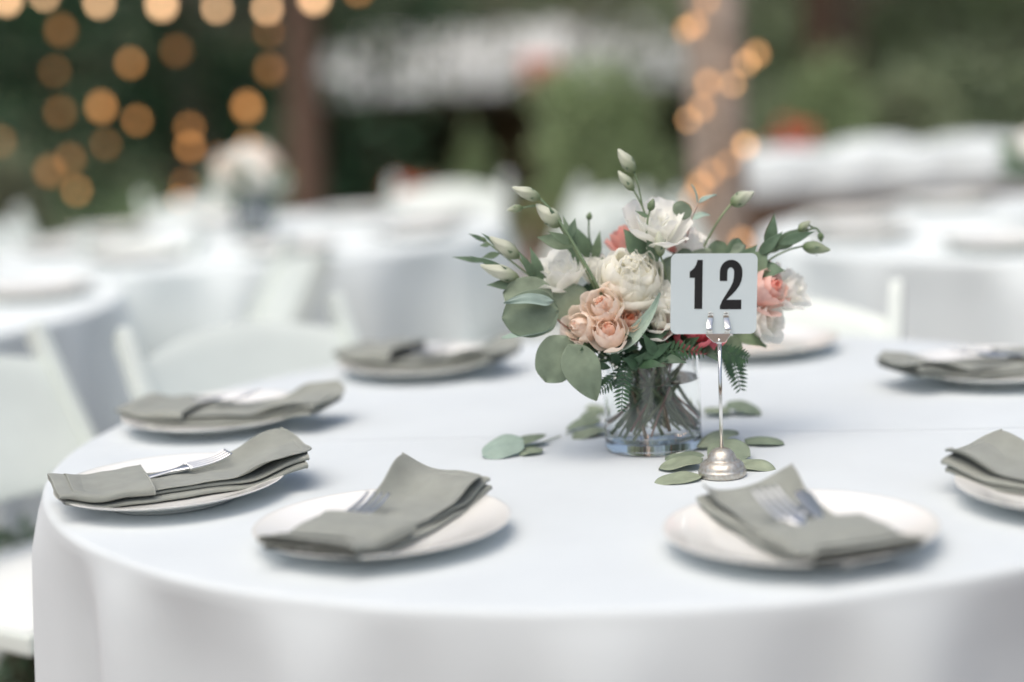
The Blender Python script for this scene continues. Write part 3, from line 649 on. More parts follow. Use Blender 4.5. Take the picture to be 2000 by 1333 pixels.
sprig('grey green leaf tucked between peony and card', [B(1302, 545, -.02), B(1298, 570, -.02), B(1295, 610, -.01)], [(B(1300, 562, -.022), B(1312, 500, -.02), 0.026, (-.3, -1, .2)), (B(1278, 600, -.03), B(1262, 622, -.04), 0.018, (0, -1, .2))], seed=57)

# --- ferns
def fern(label, path, n, pl, seed, side=(1, 0, 0)):
    P = spline(path, n); o = thing('fern_frond', label, 'fern', P[0], group='fern fronds in the vase')
    mesh('rachis', *tube(path, 0.0010, 0.0005, 6), M['fern'], o)
    for i in range(2, n + 1):
        t = (P[min(i + 1, n)] - P[i - 1]).normalized(); s = Vector(side); s = (s - t * s.dot(t)).normalized()
        L = pl * (math.sin(math.pi * min(1, (1 - i / n) * 0.8 + 0.12)) ** .7)
        for g_ in (-1, 1):
            leaf(o, P[i], P[i] + (s * g_ + t * 0.55).normalized() * L, L * 0.34, s.cross(t) * -1 + Vector((0, -.4, 0)), 'fern', 'leaflet', shape='lance', nu=3, nv=6, fold=.2, seed=seed + i)
    return o
fern('dark fern frond hanging over the left rim of the vase', [B(1232, 690, -.062), B(1222, 720, -.072), B(1216, 760, -.076), B(1214, 800, -.076)], 15, 0.014, 61)
fern('second fern frond reaching left behind the hanging round leaves', [B(1240, 695, -.062), B(1214, 720, -.070), B(1192, 745, -.072), B(1172, 762, -.070)], 13, 0.014, 62, (0.6, 0, .8))
fern('fern frond drooping at the right behind the rod of the number stand', [B(1400, 668, -.02), B(1422, 690, -.03), B(1436, 720, -.035), B(1446, 760, -.035)], 15, 0.017, 63, (1, 0, -.2))
fern('short fern frond spreading right just below the card', [B(1385, 690, -.05), B(1410, 688, -.06), B(1436, 694, -.065), B(1458, 700, -.065)], 12, 0.015, 64, (0, 0, 1))
fern('fern frond lying across the vase mouth', [B(1250, 702, -.066), B(1290, 690, -.074), B(1330, 684, -.074), B(1372, 690, -.068)], 14, 0.015, 65, (0, 0, 1))
# --- dark greenery that fills the vase mouth
q = random.Random(77)
GL = ['beneath the spray roses', 'beneath the white ruffled flower', 'under the pink rose', 'deep behind the peony', 'behind the left white flower', 'low at the right behind the card', 'behind the roses at the left', 'at the back of the vase mouth', 'hanging over the left rim of the vase', 'hanging over the front rim of the vase', 'just under the leftmost spray rose']
GP = [(1215, 684, -.045), (1275, 680, -.045), (1340, 682, -.04), (1250, 600, .0), (1130, 590, .01), (1420, 620, .01), (1180, 640, -.01), (1300, 640, .02), (1205, 706, -.055), (1262, 704, -.066), (1170, 676, -.045)]
for gi, (gl, (gx, gy, gd)) in enumerate(zip(GL, GP)):
    b = B(gx, gy, gd); o = thing('greenery_sprig', 'dark glossy leaf sprig ' + gl, 'foliage', b, group='dark foliage in the vase')
    stem_to_vase(o, b, 80 + gi, 'stem', 0.0016)
    for k in range(9):
        a = Vector((q.uniform(-1, 1), q.uniform(-1, .35), q.uniform(-.15, .9))).normalized(); L = q.uniform(.028, .046)
        b0 = b + Vector((q.uniform(-.016, .016), q.uniform(-.012, .012), q.uniform(-.014, .014)))
        leaf(o, b0, b0 + a * L, L * q.uniform(.34, .5), Vector((q.uniform(-.6, .6), -1, q.uniform(-.2, .9))), 'dark', shape='lance', nu=5, nv=8, bend=.08, seed=k)
# --- baby's breath
b = B(1190, 700, -.06); o = thing('babys_breath_sprig', 'tiny white dots of filler flower at the vase mouth, left', 'flower', b, group='flowers in the vase')
stem_to_vase(o, b, 95, 'stem', 0.0008)
for k in range(16):
    p = b + Vector((q.uniform(-.018, .018), q.uniform(-.02, .0), q.uniform(-.022, .016)))
    mesh('stem', *tube([b, (b + p) / 2 + Vector((0, -.003, 0)), p], .0003, .0003, 4), M['stem'], o)
    mesh('floret', *lathe([(0, -.0016), (.0014, -.0006), (.0018, .0005), (.001, .0014), (0, .0016)], 8, p), M['white'], o)
# --- bare cut stems and submerged leaves seen through the glass
for k in range(7):
    a = q.uniform(0, 6.28); a2 = a + math.pi + q.uniform(-.9, .9)
    p0 = VC + Vector((.036 * math.cos(a), .036 * math.sin(a), VH + .004)); p1 = VC + Vector((.045 * math.cos(a2), .045 * math.sin(a2), q.uniform(.018, .03)))
    o = thing('cut_stem', 'brownish cut flower stem crossing inside the glass vase', 'stem', p1, group='cut stems standing in the vase')
    mesh('stem', *tube([p0, (p0 + p1) / 2 + Vector((q.uniform(-.006, .006), q.uniform(-.006, .006), 0)), p1], .0018, .0022, 8), M['stem_cut'], o)
    b1 = p0 * .6 + p1 * .4
    leaf(o, b1, b1 + Vector((q.uniform(-.01, .01), q.uniform(-.01, .01), -.035)), .014, (q.uniform(-.5, .5), -1, 0), 'euc', shape='lance', seed=k)

# ------------------------------------------------------------------ eucalyptus lying on the cloth
def T(px, py, h=0.003): p = on(px, py); p.z = TABLE_H + h; return p
UPN = Vector((0.0, -0.12, 1))
def flat(label, stem, leaves, seed):
    o = thing('eucalyptus_sprig' if len(leaves) > 1 else 'eucalyptus_leaf', label, 'eucalyptus', T(*stem[0], 0.0015), group='eucalyptus lying on the cloth')
    if len(stem) > 1: mesh('stem', *tube([T(a, b, .003) for a, b in stem], .0009, .0011, 6), M['stem'], o)
    for i, (a, t, wd, hb, ht, *k) in enumerate(leaves):
        kw = dict(shape='round', bend=.07, fold=-.12, wave=.10, seed=seed + i); kw.update(k[0] if k else {}); mm = kw.pop('m', 'euc_dry'); n_ = kw.pop('n', UPN)
        leaf(o, T(*a, hb), T(*t, ht), wd, n_, mm, **kw)
flat('eucalyptus sprig on the cloth left of the vase, bright leaf in front', [(1008, 884), (1052, 872), (1095, 856)], [((1022, 882), (944, 898), .044, .016, .005, dict(m='euc2', n=Vector((0, -.45, 1)))), ((1068, 868), (996, 876), .034, .012, .006), ((1060, 884), (1014, 892), .024, .005, .003)], 101)
flat('eucalyptus leaves touching the left side of the vase', [(1105, 852), (1140, 846), (1180, 846)], [((1176, 836), (1106, 846), .03, .014, .006), ((1182, 846), (1118, 858), .034, .006, .004), ((1172, 828), (1136, 838), .024, .02, .012)], 104)
flat('small eucalyptus leaf behind the left side of the vase', [(1162, 806)], [((1180, 812), (1150, 800), .026, .004, .006)], 107)
flat('eucalyptus sprig on the cloth behind the number stand, right of the vase', [(1376, 812), (1420, 812), (1450, 808)], [((1426, 814), (1374, 812), .03, .006, .01), ((1420, 806), (1486, 814), .036, .014, .003)], 110)
flat('curled eucalyptus leaf between vase and number stand', [(1366, 876)], [((1362, 882), (1440, 858), .036, .006, .014)], 113)
flat('lone curled eucalyptus leaf right of the number stand', [(1455, 868)], [((1454, 868), (1532, 872), .034, .005, .004)], 114)
flat('broad eucalyptus leaf standing up behind the base of the stand', [(1380, 898)], [((1382, 895), (1466, 900), .05, .012, .006, dict(n=Vector((0, -.6, 1))))], 115)
flat('eucalyptus leaf pointing right from the base of the stand', [(1450, 916)], [((1440, 914), (1516, 918), .034, .005, .002)], 116)
flat('eucalyptus sprig with overlapping leaves left of the base of the stand', [(1372, 902), (1340, 908), (1310, 916)], [((1376, 904), (1298, 902), .034, .009, .004), ((1374, 912), (1286, 920), .044, .011, .003)], 117)
flat('eucalyptus leaf in front left of the base of the stand', [(1364, 938)], [((1372, 934), (1278, 944), .044, .004, .002)], 119)

# ------------------------------------------------------------------ folding chair
def make_chair():
    """faces +X; origin on the floor under the seat's middle"""
    o = thing('folding_chair', 'x', 'chair')
    Wd = 0.225
    for s in (-1, 1):
        pts = [(0.22, s * Wd, 0.0), (0.02, s * Wd, 0.40), (-0.11, s * Wd, 0.62), (-0.205, s * Wd, 0.80), (-0.222, s * Wd, 0.825)]
        P = spline(pts, 16); v = []; f = []
        for i, p in enumerate(P):
            t = (P[min(i + 1, 16)] - P[max(i - 1, 0)]).normalized(); nn = Vector((t.z, 0, -t.x)); hw = 0.021 * (0.6 if i == 16 else 1)
            for a, b_ in ((-1, -1), (1, -1), (1, 1), (-1, 1)): v.append(p + nn * a * hw + Vector((0, b_ * 0.011, 0)))
        for i in range(16):
            for k in range(4): f.append((i * 4 + k, i * 4 + (k + 1) % 4, i * 4 + 4 + (k + 1) % 4, i * 4 + 4 + k))
        f += [(3, 2, 1, 0), (64, 65, 66, 67)]
        bevel(mesh('stile', v, f, M['chair'], o, world=False), .005, 2)
        bevel(mesh('rear_leg', *bar((-0.22, s * (Wd - .026), 0), (0.13, s * (Wd - .026), 0.425), 0.02, 0.036), M['chair'], o, world=False), .004)
    def bp(u, v):
        y = (u - .5) * 2; z0 = 0.555 + 0.012 * (1 - y * y); z1 = 0.768 + 0.036 * (1 - y * y)
        z = z0 + (z1 - z0) * v; x = -0.075 - (z - 0.56) * 0.56 - 0.028 * (1 - y * y)
        return Vector((x, y * (Wd - .010), z))
    p = mesh('backrest', *surf(bp, 15, 8), M['chair'], o, world=False); solid(p, 0.016); bevel(p, .004)
    sv, sf = surf(lambda u, v: Vector((-0.19 + 0.40 * v, (u - .5) * 0.415, 0.452 + 0.012 * math.sin(math.pi * min(1, max(0, u))) ** .4 * math.sin(math.pi * v) ** .4)), 12, 12)
    mesh('cushion', sv, sf, M['seat'], o, world=False)
    bevel(mesh('seat_frame', *box(-0.20, 0.22, -0.213, 0.213, 0.415, 0.451), M['chair'], o, world=False, smooth=False), .008, 3)
    mesh('crossbar', *tube([(0.115, -.21, .20), (0.115, .21, .20)], .010, .010, 8, smooth=False), M['chair'], o, world=False)
    mesh('crossbar', *tube([(-0.12, -.19, .12), (-0.12, .19, .12)], .010, .010, 8, smooth=False), M['chair'], o, world=False)
    return o
CH0 = make_chair(); ch_used = [False]
def chair(x, y, rz, label, group):
    global CH0
    o = CH0 if not ch_used[0] else copy_tree(CH0)
    ch_used[0] = True
    o.location = (x, y, 0); o.rotation_euler = (0, 0, rz); o['label'] = label; o['group'] = group; return o
CG = 'white folding chairs at the foreground table'
def back_chair(px, py, turn, label):
    """chair whose back's top middle stands at the photo pixel, height 0.8 m"""
    p = on(px, py, 0.80); d = Vector((TC.x - p.x, TC.y - p.y)).normalized(); a = math.atan2(d.y, d.x) + turn
    return chair(p.x + 0.20 * math.cos(a), p.y + 0.20 * math.sin(a), a, label, CG)
back_chair(468, 645, 0.05, 'white folding chair with broad curved backrest behind the dark back left napkin')
back_chair(-120, 712, -0.10, 'white folding chair at the left border, its stile slanting towards the table')
back_chair(1500, 592, 0.05, 'white folding chair behind the far plate, right of the flowers')

# ------------------------------------------------------------------ background tables with chairs and settings
def in_view(p, m=120):
    if p[1] < 0.5: return False
    x, y = pix(p); return -m < x < 2000 + m and -m < y < 1333 + m
DIRS = ['right', 'far right', 'far', 'far left', 'left', 'near left', 'near', 'near right']
def centrepiece(loc, label, seed, s=1.0):
    q = random.Random(seed); o = thing('flower_centrepiece', label, 'flowers', loc, group='flower centrepieces on the background tables')
    mesh('vase', *lathe([(0, .002), (.055, .002), (.058, .004), (.058, .12), (.055, .12), (.054, .012), (0, .011)], 24), M['glass'], o, world=False)
    V, Fc = [], []
    for k in range(34):
        a = Vector((q.gauss(0, 1), q.gauss(0, 1), q.uniform(-.3, 1.2))).normalized(); b0 = Vector((0, 0, .13)) + a * .03; L = q.uniform(.07, .15) * s
        v, f = leaf_vf(b0, b0 + a * L, L * .45, Vector((q.uniform(-1, 1), q.uniform(-1, 1), 1)), 'egg', seed=k, nu=3, nv=5); n = len(V); V += v; Fc += [tuple(i + n for i in g_) for g_ in f]
    mesh('foliage', V, Fc, M['leaf'], o, world=False)
    for k in range(24):
        a = Vector((q.gauss(0, .8), q.gauss(0, .8), q.uniform(.1, 1))).normalized(); c = Vector((0, 0, .15)) + a * q.uniform(.06, .09) * s; r = q.uniform(.03, .046)
        pr = [(r * math.sin(t) * (1 + .08 * math.cos(5 * t)), -r * math.cos(t) * .85) for t in np.linspace(0, math.pi, 8)]
        mesh('blossom', *lathe(pr, 12, c), M['white' if k % 4 else 'peach_pale'], o, world=False)
    return o
cloth_bg = [None]
def bg_table(x, y, name, nch, rot, seed, chairs=True, settings=True, s=1.0, skip=()):
    if cloth_bg[0] is None:
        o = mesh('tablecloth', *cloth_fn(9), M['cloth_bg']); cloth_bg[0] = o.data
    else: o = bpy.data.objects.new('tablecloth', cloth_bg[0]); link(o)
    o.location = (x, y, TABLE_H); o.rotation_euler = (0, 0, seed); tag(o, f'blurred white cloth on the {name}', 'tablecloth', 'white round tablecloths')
    centrepiece((x, y, TABLE_H + .001), f'blurred white flower centrepiece on the {name}', seed, s)
    for k in range(nch):
        a = rot + 2 * math.pi * k / nch; ca, sa = math.cos(a), math.sin(a)
        if chairs and k not in skip:
            r = 0.98 + 0.06 * math.sin(seed * 3 + k * 2.2)
            cx, cy_ = x + r * ca, y + r * sa
            if in_view((cx, cy_, 0.7)): chair(cx, cy_, a + math.pi + 0.12 * math.sin(k * 5 + seed), f'blurred white folding chair on the {DIRS[int(round(a / (math.pi / 4))) % 8]} side of the {name}', f'white chairs around the {name}')
        if settings:
            p = (x + .56 * ca, y + .56 * sa, TABLE_H + .0012)
            if in_view(p, 20):
                plate(p, f'blurred ivory plate on the {DIRS[int(round(a / (math.pi / 4))) % 8]} side of the {name}', f'plates on the {name}')
bg_table(-1.66, 3.95, 'left background table', 8, 0.2, 1, skip=(6, 7))
bg_table(-0.76, 5.25, 'central background table', 8, 0.3, 2, s=1.1, skip=(5, 6))
bg_table(1.42, 4.45, 'right background table', 8, 0.25, 4, skip=(2, 5, 6))

# ------------------------------------------------------------------ surroundings
M['bark'] = mat('grey_brown_bark', (0.22, 0.16, 0.12), 0.9, 0.3, 12, 0.8, 40)
M['post'] = mat('weathered_post', (0.36, 0.29, 0.235), 0.9, 0.25, 9, 0.8, 40)
M['bark_red'] = mat('red_brown_bark', (0.16, 0.10, 0.07), 0.9, 0.3, 12, 0.8, 40)
M['timber'] = mat('dark_brown_timber', (0.085, 0.05, 0.03), 0.8, 0.3, 6)
M['timber_l'] = mat('warm_brown_timber', (0.20, 0.11, 0.055), 0.7, 0.3, 6)
M['roof'] = mat('pale_weathered_roof', (0.78, 0.79, 0.78), 0.6, 0.12, 2)
M['dark_leaf'] = mat('dark_tree_leaves', (0.05, 0.11, 0.055), 0.6, 0.3, 3, transl=0.2, island=0.5)
M['mid_leaf'] = mat('mid_tree_leaves', (0.36, 0.42, 0.26), 0.6, 0.4, 2, transl=0.42, island=0.6)
M['olive_leaf'] = mat('olive_tree_leaves', (0.27, 0.30, 0.19), 0.6, 0.4, 2, transl=0.4, island=0.5)
M['hedge_leaf'] = mat('shrub_leaves', (0.30, 0.39, 0.20), 0.6, 0.25, 4, transl=0.25, island=0.35)
M['red_fl'] = mat('red_blossom', (0.55, 0.07, 0.03), 0.6, 0.2, 10)
M['pink_fl'] = mat('salmon_blossom', (0.75, 0.34, 0.28), 0.6, 0.2, 10)
M['terracotta'] = mat('terracotta', (0.35, 0.15, 0.09), 0.8, 0.2, 10)
def leaf_cloud(clumps, n, size, seed, flat=0.0):
    """n small leaf faces spread through ellipsoid clumps (centre, radii): two triangles folded along the midrib"""
    g = np.random.default_rng(seed); vol = np.array([c[1][0] * c[1][1] * c[1][2] for c in clumps]) ** .75; pick = g.choice(len(clumps), n, p=vol / vol.sum())
    C = np.array([c[0] for c in clumps], float)[pick]; Rr = np.array([c[1] for c in clumps], float)[pick]
    d = g.normal(size=(n, 3)); d /= np.linalg.norm(d, axis=1)[:, None]; rad_ = g.uniform(.35, 1.08, (n, 1)) ** .6
    P = C + d * Rr * rad_
    a = g.normal(size=(n, 3)); a[:, 2] -= .4; a /= np.linalg.norm(a, axis=1)[:, None]
    b = np.cross(a, g.normal(size=(n, 3))); b /= np.linalg.norm(b, axis=1)[:, None]
    s = size * g.uniform(.6, 1.4, (n, 1)); v = np.stack([P, P + a * s * .5 + b * s * .28, P + a * s, P + a * s * .5 - b * s * .28], 1).reshape(-1, 3)
    f = np.arange(4 * n).reshape(-1, 4)
    return v, f
def fast_mesh(name, v, f, m, parent):
    me = bpy.data.meshes.new(name); me.vertices.add(len(v)); me.vertices.foreach_set('co', np.asarray(v, 'f').ravel())
    me.loops.add(f.size); me.loops.foreach_set('vertex_index', f.ravel().astype('i')); me.polygons.add(len(f)); me.polygons.foreach_set('loop_start', np.arange(0, f.size, f.shape[1]).astype('i'))
    me.update(calc_edges=True); me.materials.append(m); o = bpy.data.objects.new(name, me); return link(o, parent)
def tree(x, y, h, R, leafm, label, seed, crown0=0.25, trunk_r=0.16, n=5000, size=0.16, bark='bark', name='tree', group='trees behind the tables'):
    q = random.Random(seed); z0 = ground_z(x, y); o = thing(name, label, 'tree', (x, y, z0), group=group)
    parts = [tube([(0, 0, -.1), (q.uniform(-.1, .1), 0, h * .3), (q.uniform(-.2, .2), q.uniform(-.2, .2), h * .62), (0, 0, h * .9)], trunk_r, trunk_r * .3, 8)]
    clumps = []
    for k in range(14):
        t = crown0 + (1 - crown0) * (k + .5) / 14; a = k * 2.4 + seed; rr = R * (0.35 + 0.5 * math.sin(math.pi * min(1, t + .1)))
        e = Vector((rr * math.cos(a), rr * math.sin(a), h * t)); parts.append(tube([(0, 0, h * t * .8), e * .6 + Vector((0, 0, h * t * .35)), e], trunk_r * .35, trunk_r * .1, 5))
        clumps.append((tuple(e), (R * q.uniform(.38, .6), R * q.uniform(.38, .6), R * q.uniform(.28, .42))))
    clumps.append(((0, 0, h * .75), (R * .6, R * .6, h * .22)))
    mesh('trunk', *join(*parts), M[bark], o, world=False)
    fast_mesh('crown', *leaf_cloud(clumps, n, size, seed), M[leafm], o)
    return o
def shrub(x, y, h, R, leafm, label, seed, n=2500, size=0.07, name='shrub', cone=0.5, group='green shrubs behind the tables'):
    q = random.Random(seed); z0 = ground_z(x, y); o = thing(name, label, 'shrub', (x, y, z0), group=group)
    cl = []; parts = []
    for k in range(16):
        t = (k + .5) / 16; r = R * (1 - cone * t) * .55; a = k * 2.4; e = (r * math.cos(a) * q.uniform(.4, 1), r * math.sin(a) * q.uniform(.4, 1), h * (.12 + .80 * t))
        cl.append((e, (R * (1 - cone * t) * .62,) * 2 + (h * .13,))); parts.append(tube([(0, 0, 0), (e[0] * .3, e[1] * .3, e[2] * .6), e], .018, .006, 5))
    mesh('stems', *join(*parts), M['bark'], o, world=False)
    fast_mesh('leaves', *leaf_cloud(cl, n, size, seed), M[leafm], o); return o
def gx(px, d): return (px - 1000) / FPX * d
# --- shed downhill
sx0, sx1, sy = gx(640, 24), gx(1420, 24), 24.0
gz = ground_z(0, sy)
sh = thing('shed', 'open fronted dark timber shed with a pale roof behind the tables', 'shed', ((sx0 + sx1) / 2, sy, gz))
W2 = (sx1 - sx0) / 2
mesh('wall', *join(box(-W2, W2, 2.9, 3.0, 0, 2.3), box(-W2, -W2 + .1, 0.0, 2.9, 0, 2.3), box(W2 - .1, W2, 0, 2.9, 0, 2.3)), M['timber'], sh, smooth=False, world=False)
for k in range(5):
    bevel(mesh('post', *box(-W2 + k * W2 / 2 - .08, -W2 + k * W2 / 2 + .08, -.2, -.05, 0, 2.22), M['timber_l' if k == 2 else 'timber'], sh, smooth=False, world=False), .01)
nb = 24
for k in range(nb):
    x0, x1 = -W2 - .3 + k * (2 * W2 + .6) / nb, -W2 - .3 + (k + 1) * (2 * W2 + .6) / nb - .02
    v = [Vector((x, y, z + dz)) for dz in (0, .04) for x, y, z in ((x0, -.5, 2.18), (x1, -.5, 2.18), (x1, 1.6, 2.97), (x0, 1.6, 2.97))]
    mesh('roof_panel', v, [(3, 2, 1, 0), (4, 5, 6, 7), (0, 1, 5, 4), (1, 2, 6, 5), (2, 3, 7, 6), (3, 0, 4, 7)], M['roof'], sh, smooth=False, world=False)
bevel(mesh('fascia', *box(-W2 - .3, W2 + .3, -.53, -.505, 2.05, 2.2), M['timber'], sh, smooth=False, world=False), .005)
mesh('rear_roof', [(-W2 - .3, 1.6, 2.97), (W2 + .3, 1.6, 2.97), (W2 + .3, 3.3, 2.3), (-W2 - .3, 3.3, 2.3)], [(0, 1, 2, 3)], M['roof'], sh, smooth=False, world=False)
sh.scale = (1, 1, 1.11)
# --- shrubs
shrub(gx(1190, 10), 10.0, 1.22, 0.52, 'hedge_leaf', 'broad pale green shrub behind the bouquet, left of the light wrapped post', 201, 4500, .06, cone=.25)
shrub(gx(945, 11.5), 11.5, 0.78, 0.26, 'hedge_leaf', 'small cone shaped green shrub before the shed', 202, 1800, .055, cone=.7)
shrub(gx(1640, 12), 12.0, 1.15, 0.55, 'hedge_leaf', 'pale green shrub behind the wooden side table', 203, 3000, .07)
shrub(gx(1790, 12.5), 12.5, 1.0, 0.7, 'mid_leaf', 'green shrub at the right behind the wooden side table', 204, 3000, .07)
shrub(gx(40, 8.5), 8.5, 0.95, 0.35, 'olive_leaf', 'olive green shrub at the left border', 205, 2000, .06)
shrub(-0.93, 3.12, 0.46, 0.16, 'leaf', 'low green plant at the lower left border beside the near chair', 206, 500, .05)
# --- trees
TR_ = [(-4.9, 15.5, 7.5, 2.3, 'dark_leaf', 'dark evergreen tree at the far left behind the string lights'), (-3.0, 17.5, 8, 2.2, 'dark_leaf', 'dark evergreen tree behind the left string lights'),
       (-3.9, 20.5, 8, 2.0, 'dark_leaf', 'dark tree left of the reddish trunk'), (-6.5, 21, 9, 2.8, 'mid_leaf', 'green tree far back at the left'),
       (0.2, 31, 8, 3.0, 'olive_leaf', 'olive tree rising over the shed roof'), (-3.6, 31, 9, 3.0, 'dark_leaf', 'dark tree behind the left end of the shed'), (3.6, 31, 9, 3.0, 'olive_leaf', 'olive tree behind the right end of the shed'),
       (3.1, 15.5, 6.5, 1.7, 'mid_leaf', 'green tree right of the light wrapped post'), (5.2, 16.5, 7.5, 2.3, 'mid_leaf', 'broad green tree at the right border'),
       (6.6, 20, 8, 2.6, 'olive_leaf', 'pale green tree far back at the right'), (4.2, 21, 8.5, 2.4, 'mid_leaf', 'green tree between the two right hand trees')]
for i, (x, y, h, R, lm, lab) in enumerate(TR_):
    tree(x, y, h, R, lm, lab, 300 + i, crown0=.12 if y < 25 else .2, n=6500, size=.17, trunk_r=.15)
tree(-1.5, 21.2, 7.0, 1.9, 'mid_leaf', 'green tree hanging over the left of the shed roof', 341, crown0=.39, n=2400, size=.17, trunk_r=.05)
tree(1.0, 21.6, 7.0, 2.0, 'olive_leaf', 'olive tree hanging over the right of the shed roof', 342, crown0=.40, n=2400, size=.17, trunk_r=.05)
# reddish trunk left of the shed, dark trunk at the right
tree(gx(612, 12), 12.0, 7.5, 1.9, 'olive_leaf', 'reddish brown trunk standing left of the dark shed', 331, crown0=.5, trunk_r=.135, n=4000, bark='bark_red')
tree(gx(1640, 13.5), 13.5, 7.0, 1.9, 'mid_leaf', 'tree with a very dark trunk right of the light wrapped post', 332, crown0=.5, trunk_r=.19, n=4000, bark='timber')
# far wood that closes the view
q = random.Random(5); cl = []
for k in range(60):
    a = rad(-55 + 110 * k / 59); r = q.uniform(42, 55); x, y = r * math.sin(a), r * math.cos(a); z = ground_z(x, y)
    for j in range(3): cl.append(((x + q.uniform(-2, 2), y, z + 1.5 + 3.2 * j + q.uniform(-.5, .5)), (2.6, 2.0, 2.2)))
wd = fast_mesh('woodland', *leaf_cloud(cl, 11000, .55, 9), M['olive_leaf'], None); tag(wd, 'mass of far trees closing the view behind the garden', 'trees', kind='stuff')

# ------------------------------------------------------------------ wooden side table with linen
wt = thing('side_table', 'long brown wooden table with white linen at the right behind the chairs', 'table', (gx(1735, 7.6), 7.6, 0))
bevel(mesh('tabletop', *box(-.66, .66, -.35, .35, .70, .75), M['timber_l'], wt, smooth=False, world=False), .006)
for sx_ in (-1, 1):
    for sy_ in (-1, 1): bevel(mesh('leg', *box(sx_ * .58 - .04, sx_ * .58 + .04, sy_ * .28 - .04, sy_ * .28 + .04, 0, .70), M['timber_l'], wt, smooth=False, world=False), .006)
mesh('panel', *box(-.60, .60, -.30, -.27, .28, .69), M['timber_l'], wt, smooth=False, world=False)
def runner(u, v):
    x = (u - .5) * 1.38; s_ = v * 1.1 - .55
    y = max(-.362, min(.362, s_)); z = .757 - max(0, abs(s_) - .36) * .85
    return Vector((x, y + .012 * math.sin(x * 22) * (1 if abs(s_) > .37 else 0) * (1 if y > 0 else -1), z + .01 * nz((x, s_, 0), 5)))
lr = mesh('table_runner', *surf(runner, 60, 24), M['cloth_bg']); lr.location = wt.location; solid(lr, .003); tag(lr, 'white linen runner draped over the brown wooden side table', 'tablecloth')
for k, (dx, hh) in enumerate(((-.45, .02), (-.02, .045), (.42, .03))):
    v, f = surf(lambda u, v: Vector((dx + (u - .5) * .34, (v - .5) * .4, .765 + hh * (math.sin(math.pi * u) * math.sin(math.pi * v)) ** .3 + .01 * nz((u, v, k), 6))), 14, 14)
    o = mesh('folded_linen', v, f, M['cloth_bg']); o.location = wt.location
    tag(o, ['blurred pile of white linen at the left end of the wooden side table', 'blurred pile of white linen in the middle of the wooden side table', 'blurred pile of white linen at the right end of the wooden side table'][k], 'linen', 'linen on the side table')
# ------------------------------------------------------------------ potted flowers
def potted(px, d, zc, m, label, seed, pot=True):
    q = random.Random(seed); x = gx(px, d); z0 = ground_z(x, d); o = thing('flowering_plant', label, 'plant', (x, d, z0), group='flowering plants in the background'); h = zc - z0
    mesh('pot', *lathe([(0, 0), (.12, 0), (.17, .26), (.185, .26), (.185, .30), (.16, .30), (.15, .24), (0, .24)], 24), M['terracotta'], o, world=False)
    mesh('stem', *tube([(0, 0, .22), (.03, 0, h * .6), (0, 0, h)], .015, .008, 6), M['stem'], o, world=False)
    fast_mesh('leaves', *leaf_cloud([((0, 0, h * .92), (.17, .17, .12)), ((0, 0, h * .6), (.1, .1, .2))], 500, .06, seed), M['mid_leaf'], o)
    for k in range(12):
        a = Vector((q.gauss(0, 1), q.gauss(0, 1) - .6, q.gauss(0, .7))).normalized(); c = Vector((0, 0, h)) + a * .12; r = q.uniform(.035, .055)
        mesh('blossom', *lathe([(r * math.sin(t) * (1 + .1 * math.cos(4 * t)), -r * .8 * math.cos(t)) for t in np.linspace(0, math.pi, 7)], 10, c), M[m], o, world=False)
potted(820, 11, .42, 'red_fl', 'red flowers before the dark shed front', 401)
potted(1095, 10.6, 1.16, 'pink_fl', 'salmon pink flowers beside the broad pale shrub', 402)
potted(1562, 10.5, .64, 'red_fl', 'orange red flowers at the foot of the dark trunk', 403)

# ------------------------------------------------------------------ post with wound lights, hanging light strings
PD_ = 5.5; pxc = 1402
px_ = at(pxc, 300, PD_).x
po = thing('garden_post', 'pale brown round timber post wrapped in string lights', 'post', (px_, PD_, 0))
mesh('shaft', *lathe([(.098, -.05), (.094, .6), (.09, 1.2), (.086, 1.9), (.082, 2.7), (.0, 2.72)], 24), M['post'], po, world=False)
M['cable'] = mat('dark_cable', (0.02, 0.03, 0.02), 0.6)
M['bulb_hi'] = glow('bulb_bright', (1.0, 0.60, 0.32), 4.6)
M['bulb_mid'] = glow('bulb_warm', (1.0, 0.42, 0.12), 1.9)
M['bulb_post'] = glow('bulb_post_warm', (1.0, 0.47, 0.18), 2.0)
M['bulb_post_hi'] = glow('bulb_post_bright', (1.0, 0.52, 0.22), 3.2)
M['bulb_low'] = glow('bulb_dim', (1.0, 0.38, 0.09), 0.75)
BULB = lathe([(0, -.022), (.010, -.020), (.0185, -.010), (.021, 0), (.0185, .010), (.012, .018), (.008, .026), (.008, .036), (0, .037)], 14)
bulb_me = {}
M['socket'] = mat('bulb_socket', (0.02, 0.02, 0.02), 0.5)
socket_me = bpy.data.meshes.new('socket'); SV_ = lathe([(0, .026), (.010, .026), (.010, .055), (.006, .060), (0, .060)], 10); socket_me.from_pydata([tuple(a) for a in SV_[0]], [], SV_[1]); socket_me.materials.append(M['socket'])
def bulb(parent, p, m, sc=1.0):
    if m not in bulb_me:
        me = bpy.data.meshes.new('bulb'); me.from_pydata([tuple(a) for a in BULB[0]], [], BULB[1]); me.materials.append(M[m]); me.polygons.foreach_set('use_smooth', [True] * len(me.polygons)); bulb_me[m] = me
    o = bpy.data.objects.new('bulb', bulb_me[m]); link(o, parent); o.location = Vector(p) - parent.location; o.scale = (sc,) * 3
    k_ = bpy.data.objects.new('socket', socket_me); link(k_, o)
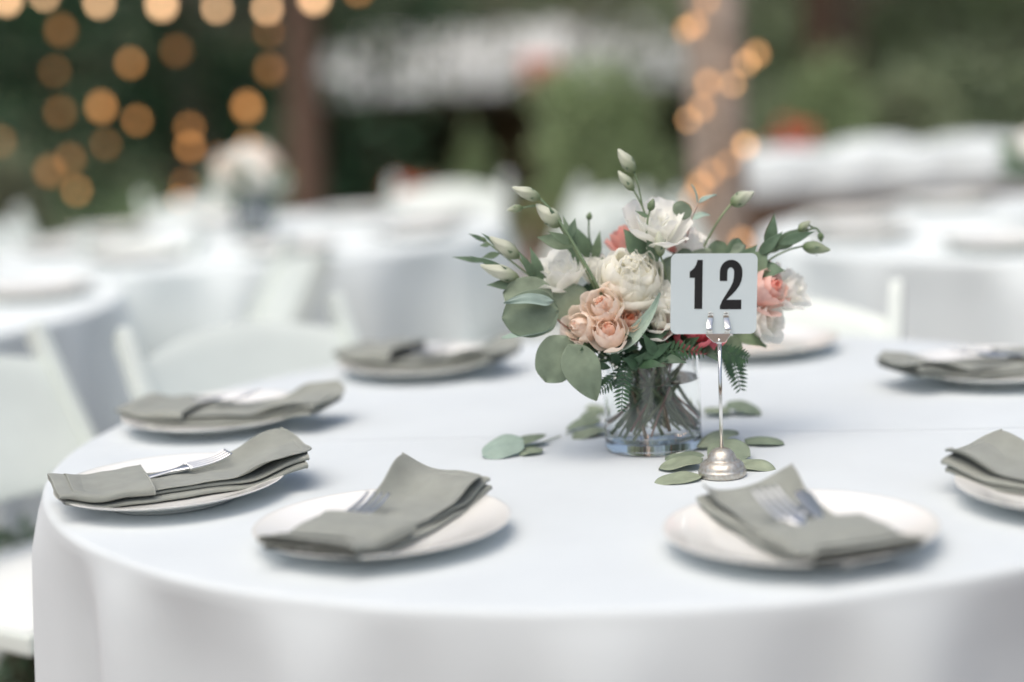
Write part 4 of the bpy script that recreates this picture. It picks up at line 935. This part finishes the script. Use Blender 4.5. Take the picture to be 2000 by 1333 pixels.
def light_string(label, pts, sc=1.0):
    """pts: (point, brightness)"""
    o = thing('string_lights', label, 'string lights', pts[0][0], group='warm string lights')
    mesh('cable', *tube([p + Vector((0, 0, .035)) for p, _ in pts], .003, .003, 5), M['cable'], o)
    for i, (p, m) in enumerate(pts): bulb(o, p, m, sc * (0.92 + 0.2 * math.sin(i * 2.3 + p.x * 9)))
pb_ = [(1380, 2), (1355, 50), (1338, 60), (1478, 106), (1458, 124), (1432, 165), (1381, 162), (1370, 212), (1344, 235), (1456, 285), (1421, 320), (1390, 338), (1367, 362), (1352, 388), (1450, 472)]
hi = {(1456, 285), (1344, 235), (1458, 124), (1432, 165)}
light_string('string of warm bulbs wound round the pale brown post', [(at(a, b, PD_ - .125), 'bulb_post_hi' if (a, b) in hi else 'bulb_post') for a, b in pb_], 0.6)
LD = 7.0
def st_pts(l): return [(at(a, b, LD + dd), m) for a, b, m, dd in l]
H, Mi, Lo = 'bulb_hi', 'bulb_mid', 'bulb_low'
light_string('bright string of warm bulbs along the top border of the picture, left', st_pts([(12, 0, H, 0), (87, -8, H, 0), (194, 6, H, 0), (316, 10, H, 0), (424, 16, H, 0), (522, 18, H, 0), (614, -2, H, 0), (700, -16, Mi, 0)]))
light_string('dim leftmost hanging string of warm bulbs', st_pts([(119, 60, Lo, .6), (107, 140, Lo, .6), (118, 220, Lo, .6), (0, 277, Lo, .6)]))
light_string('hanging string of warm bulbs, second from the left', st_pts([(255, 124, Mi, 0), (198, 210, Mi, 0), (268, 236, Mi, 0), (207, 283, Lo, 0), (137, 312, Lo, 0), (98, 336, Lo, 0), (150, 373, Mi, 0)]))
light_string('hanging string of warm bulbs left of the white centrepiece', st_pts([(345, 100, Lo, .5), (370, 250, Mi, 0), (371, 288, Mi, 0), (430, 312, Lo, .4), (361, 360, Lo, 0), (352, 396, Mi, 0)]))
light_string('hanging string of warm bulbs straight above the white centrepiece', st_pts([(525, 64, Lo, 0), (527, 137, Lo, 0), (483, 210, Mi, 0), (483, 285, Mi, 0), (500, 345, Mi, 0), (553, 346, Lo, .3)]))
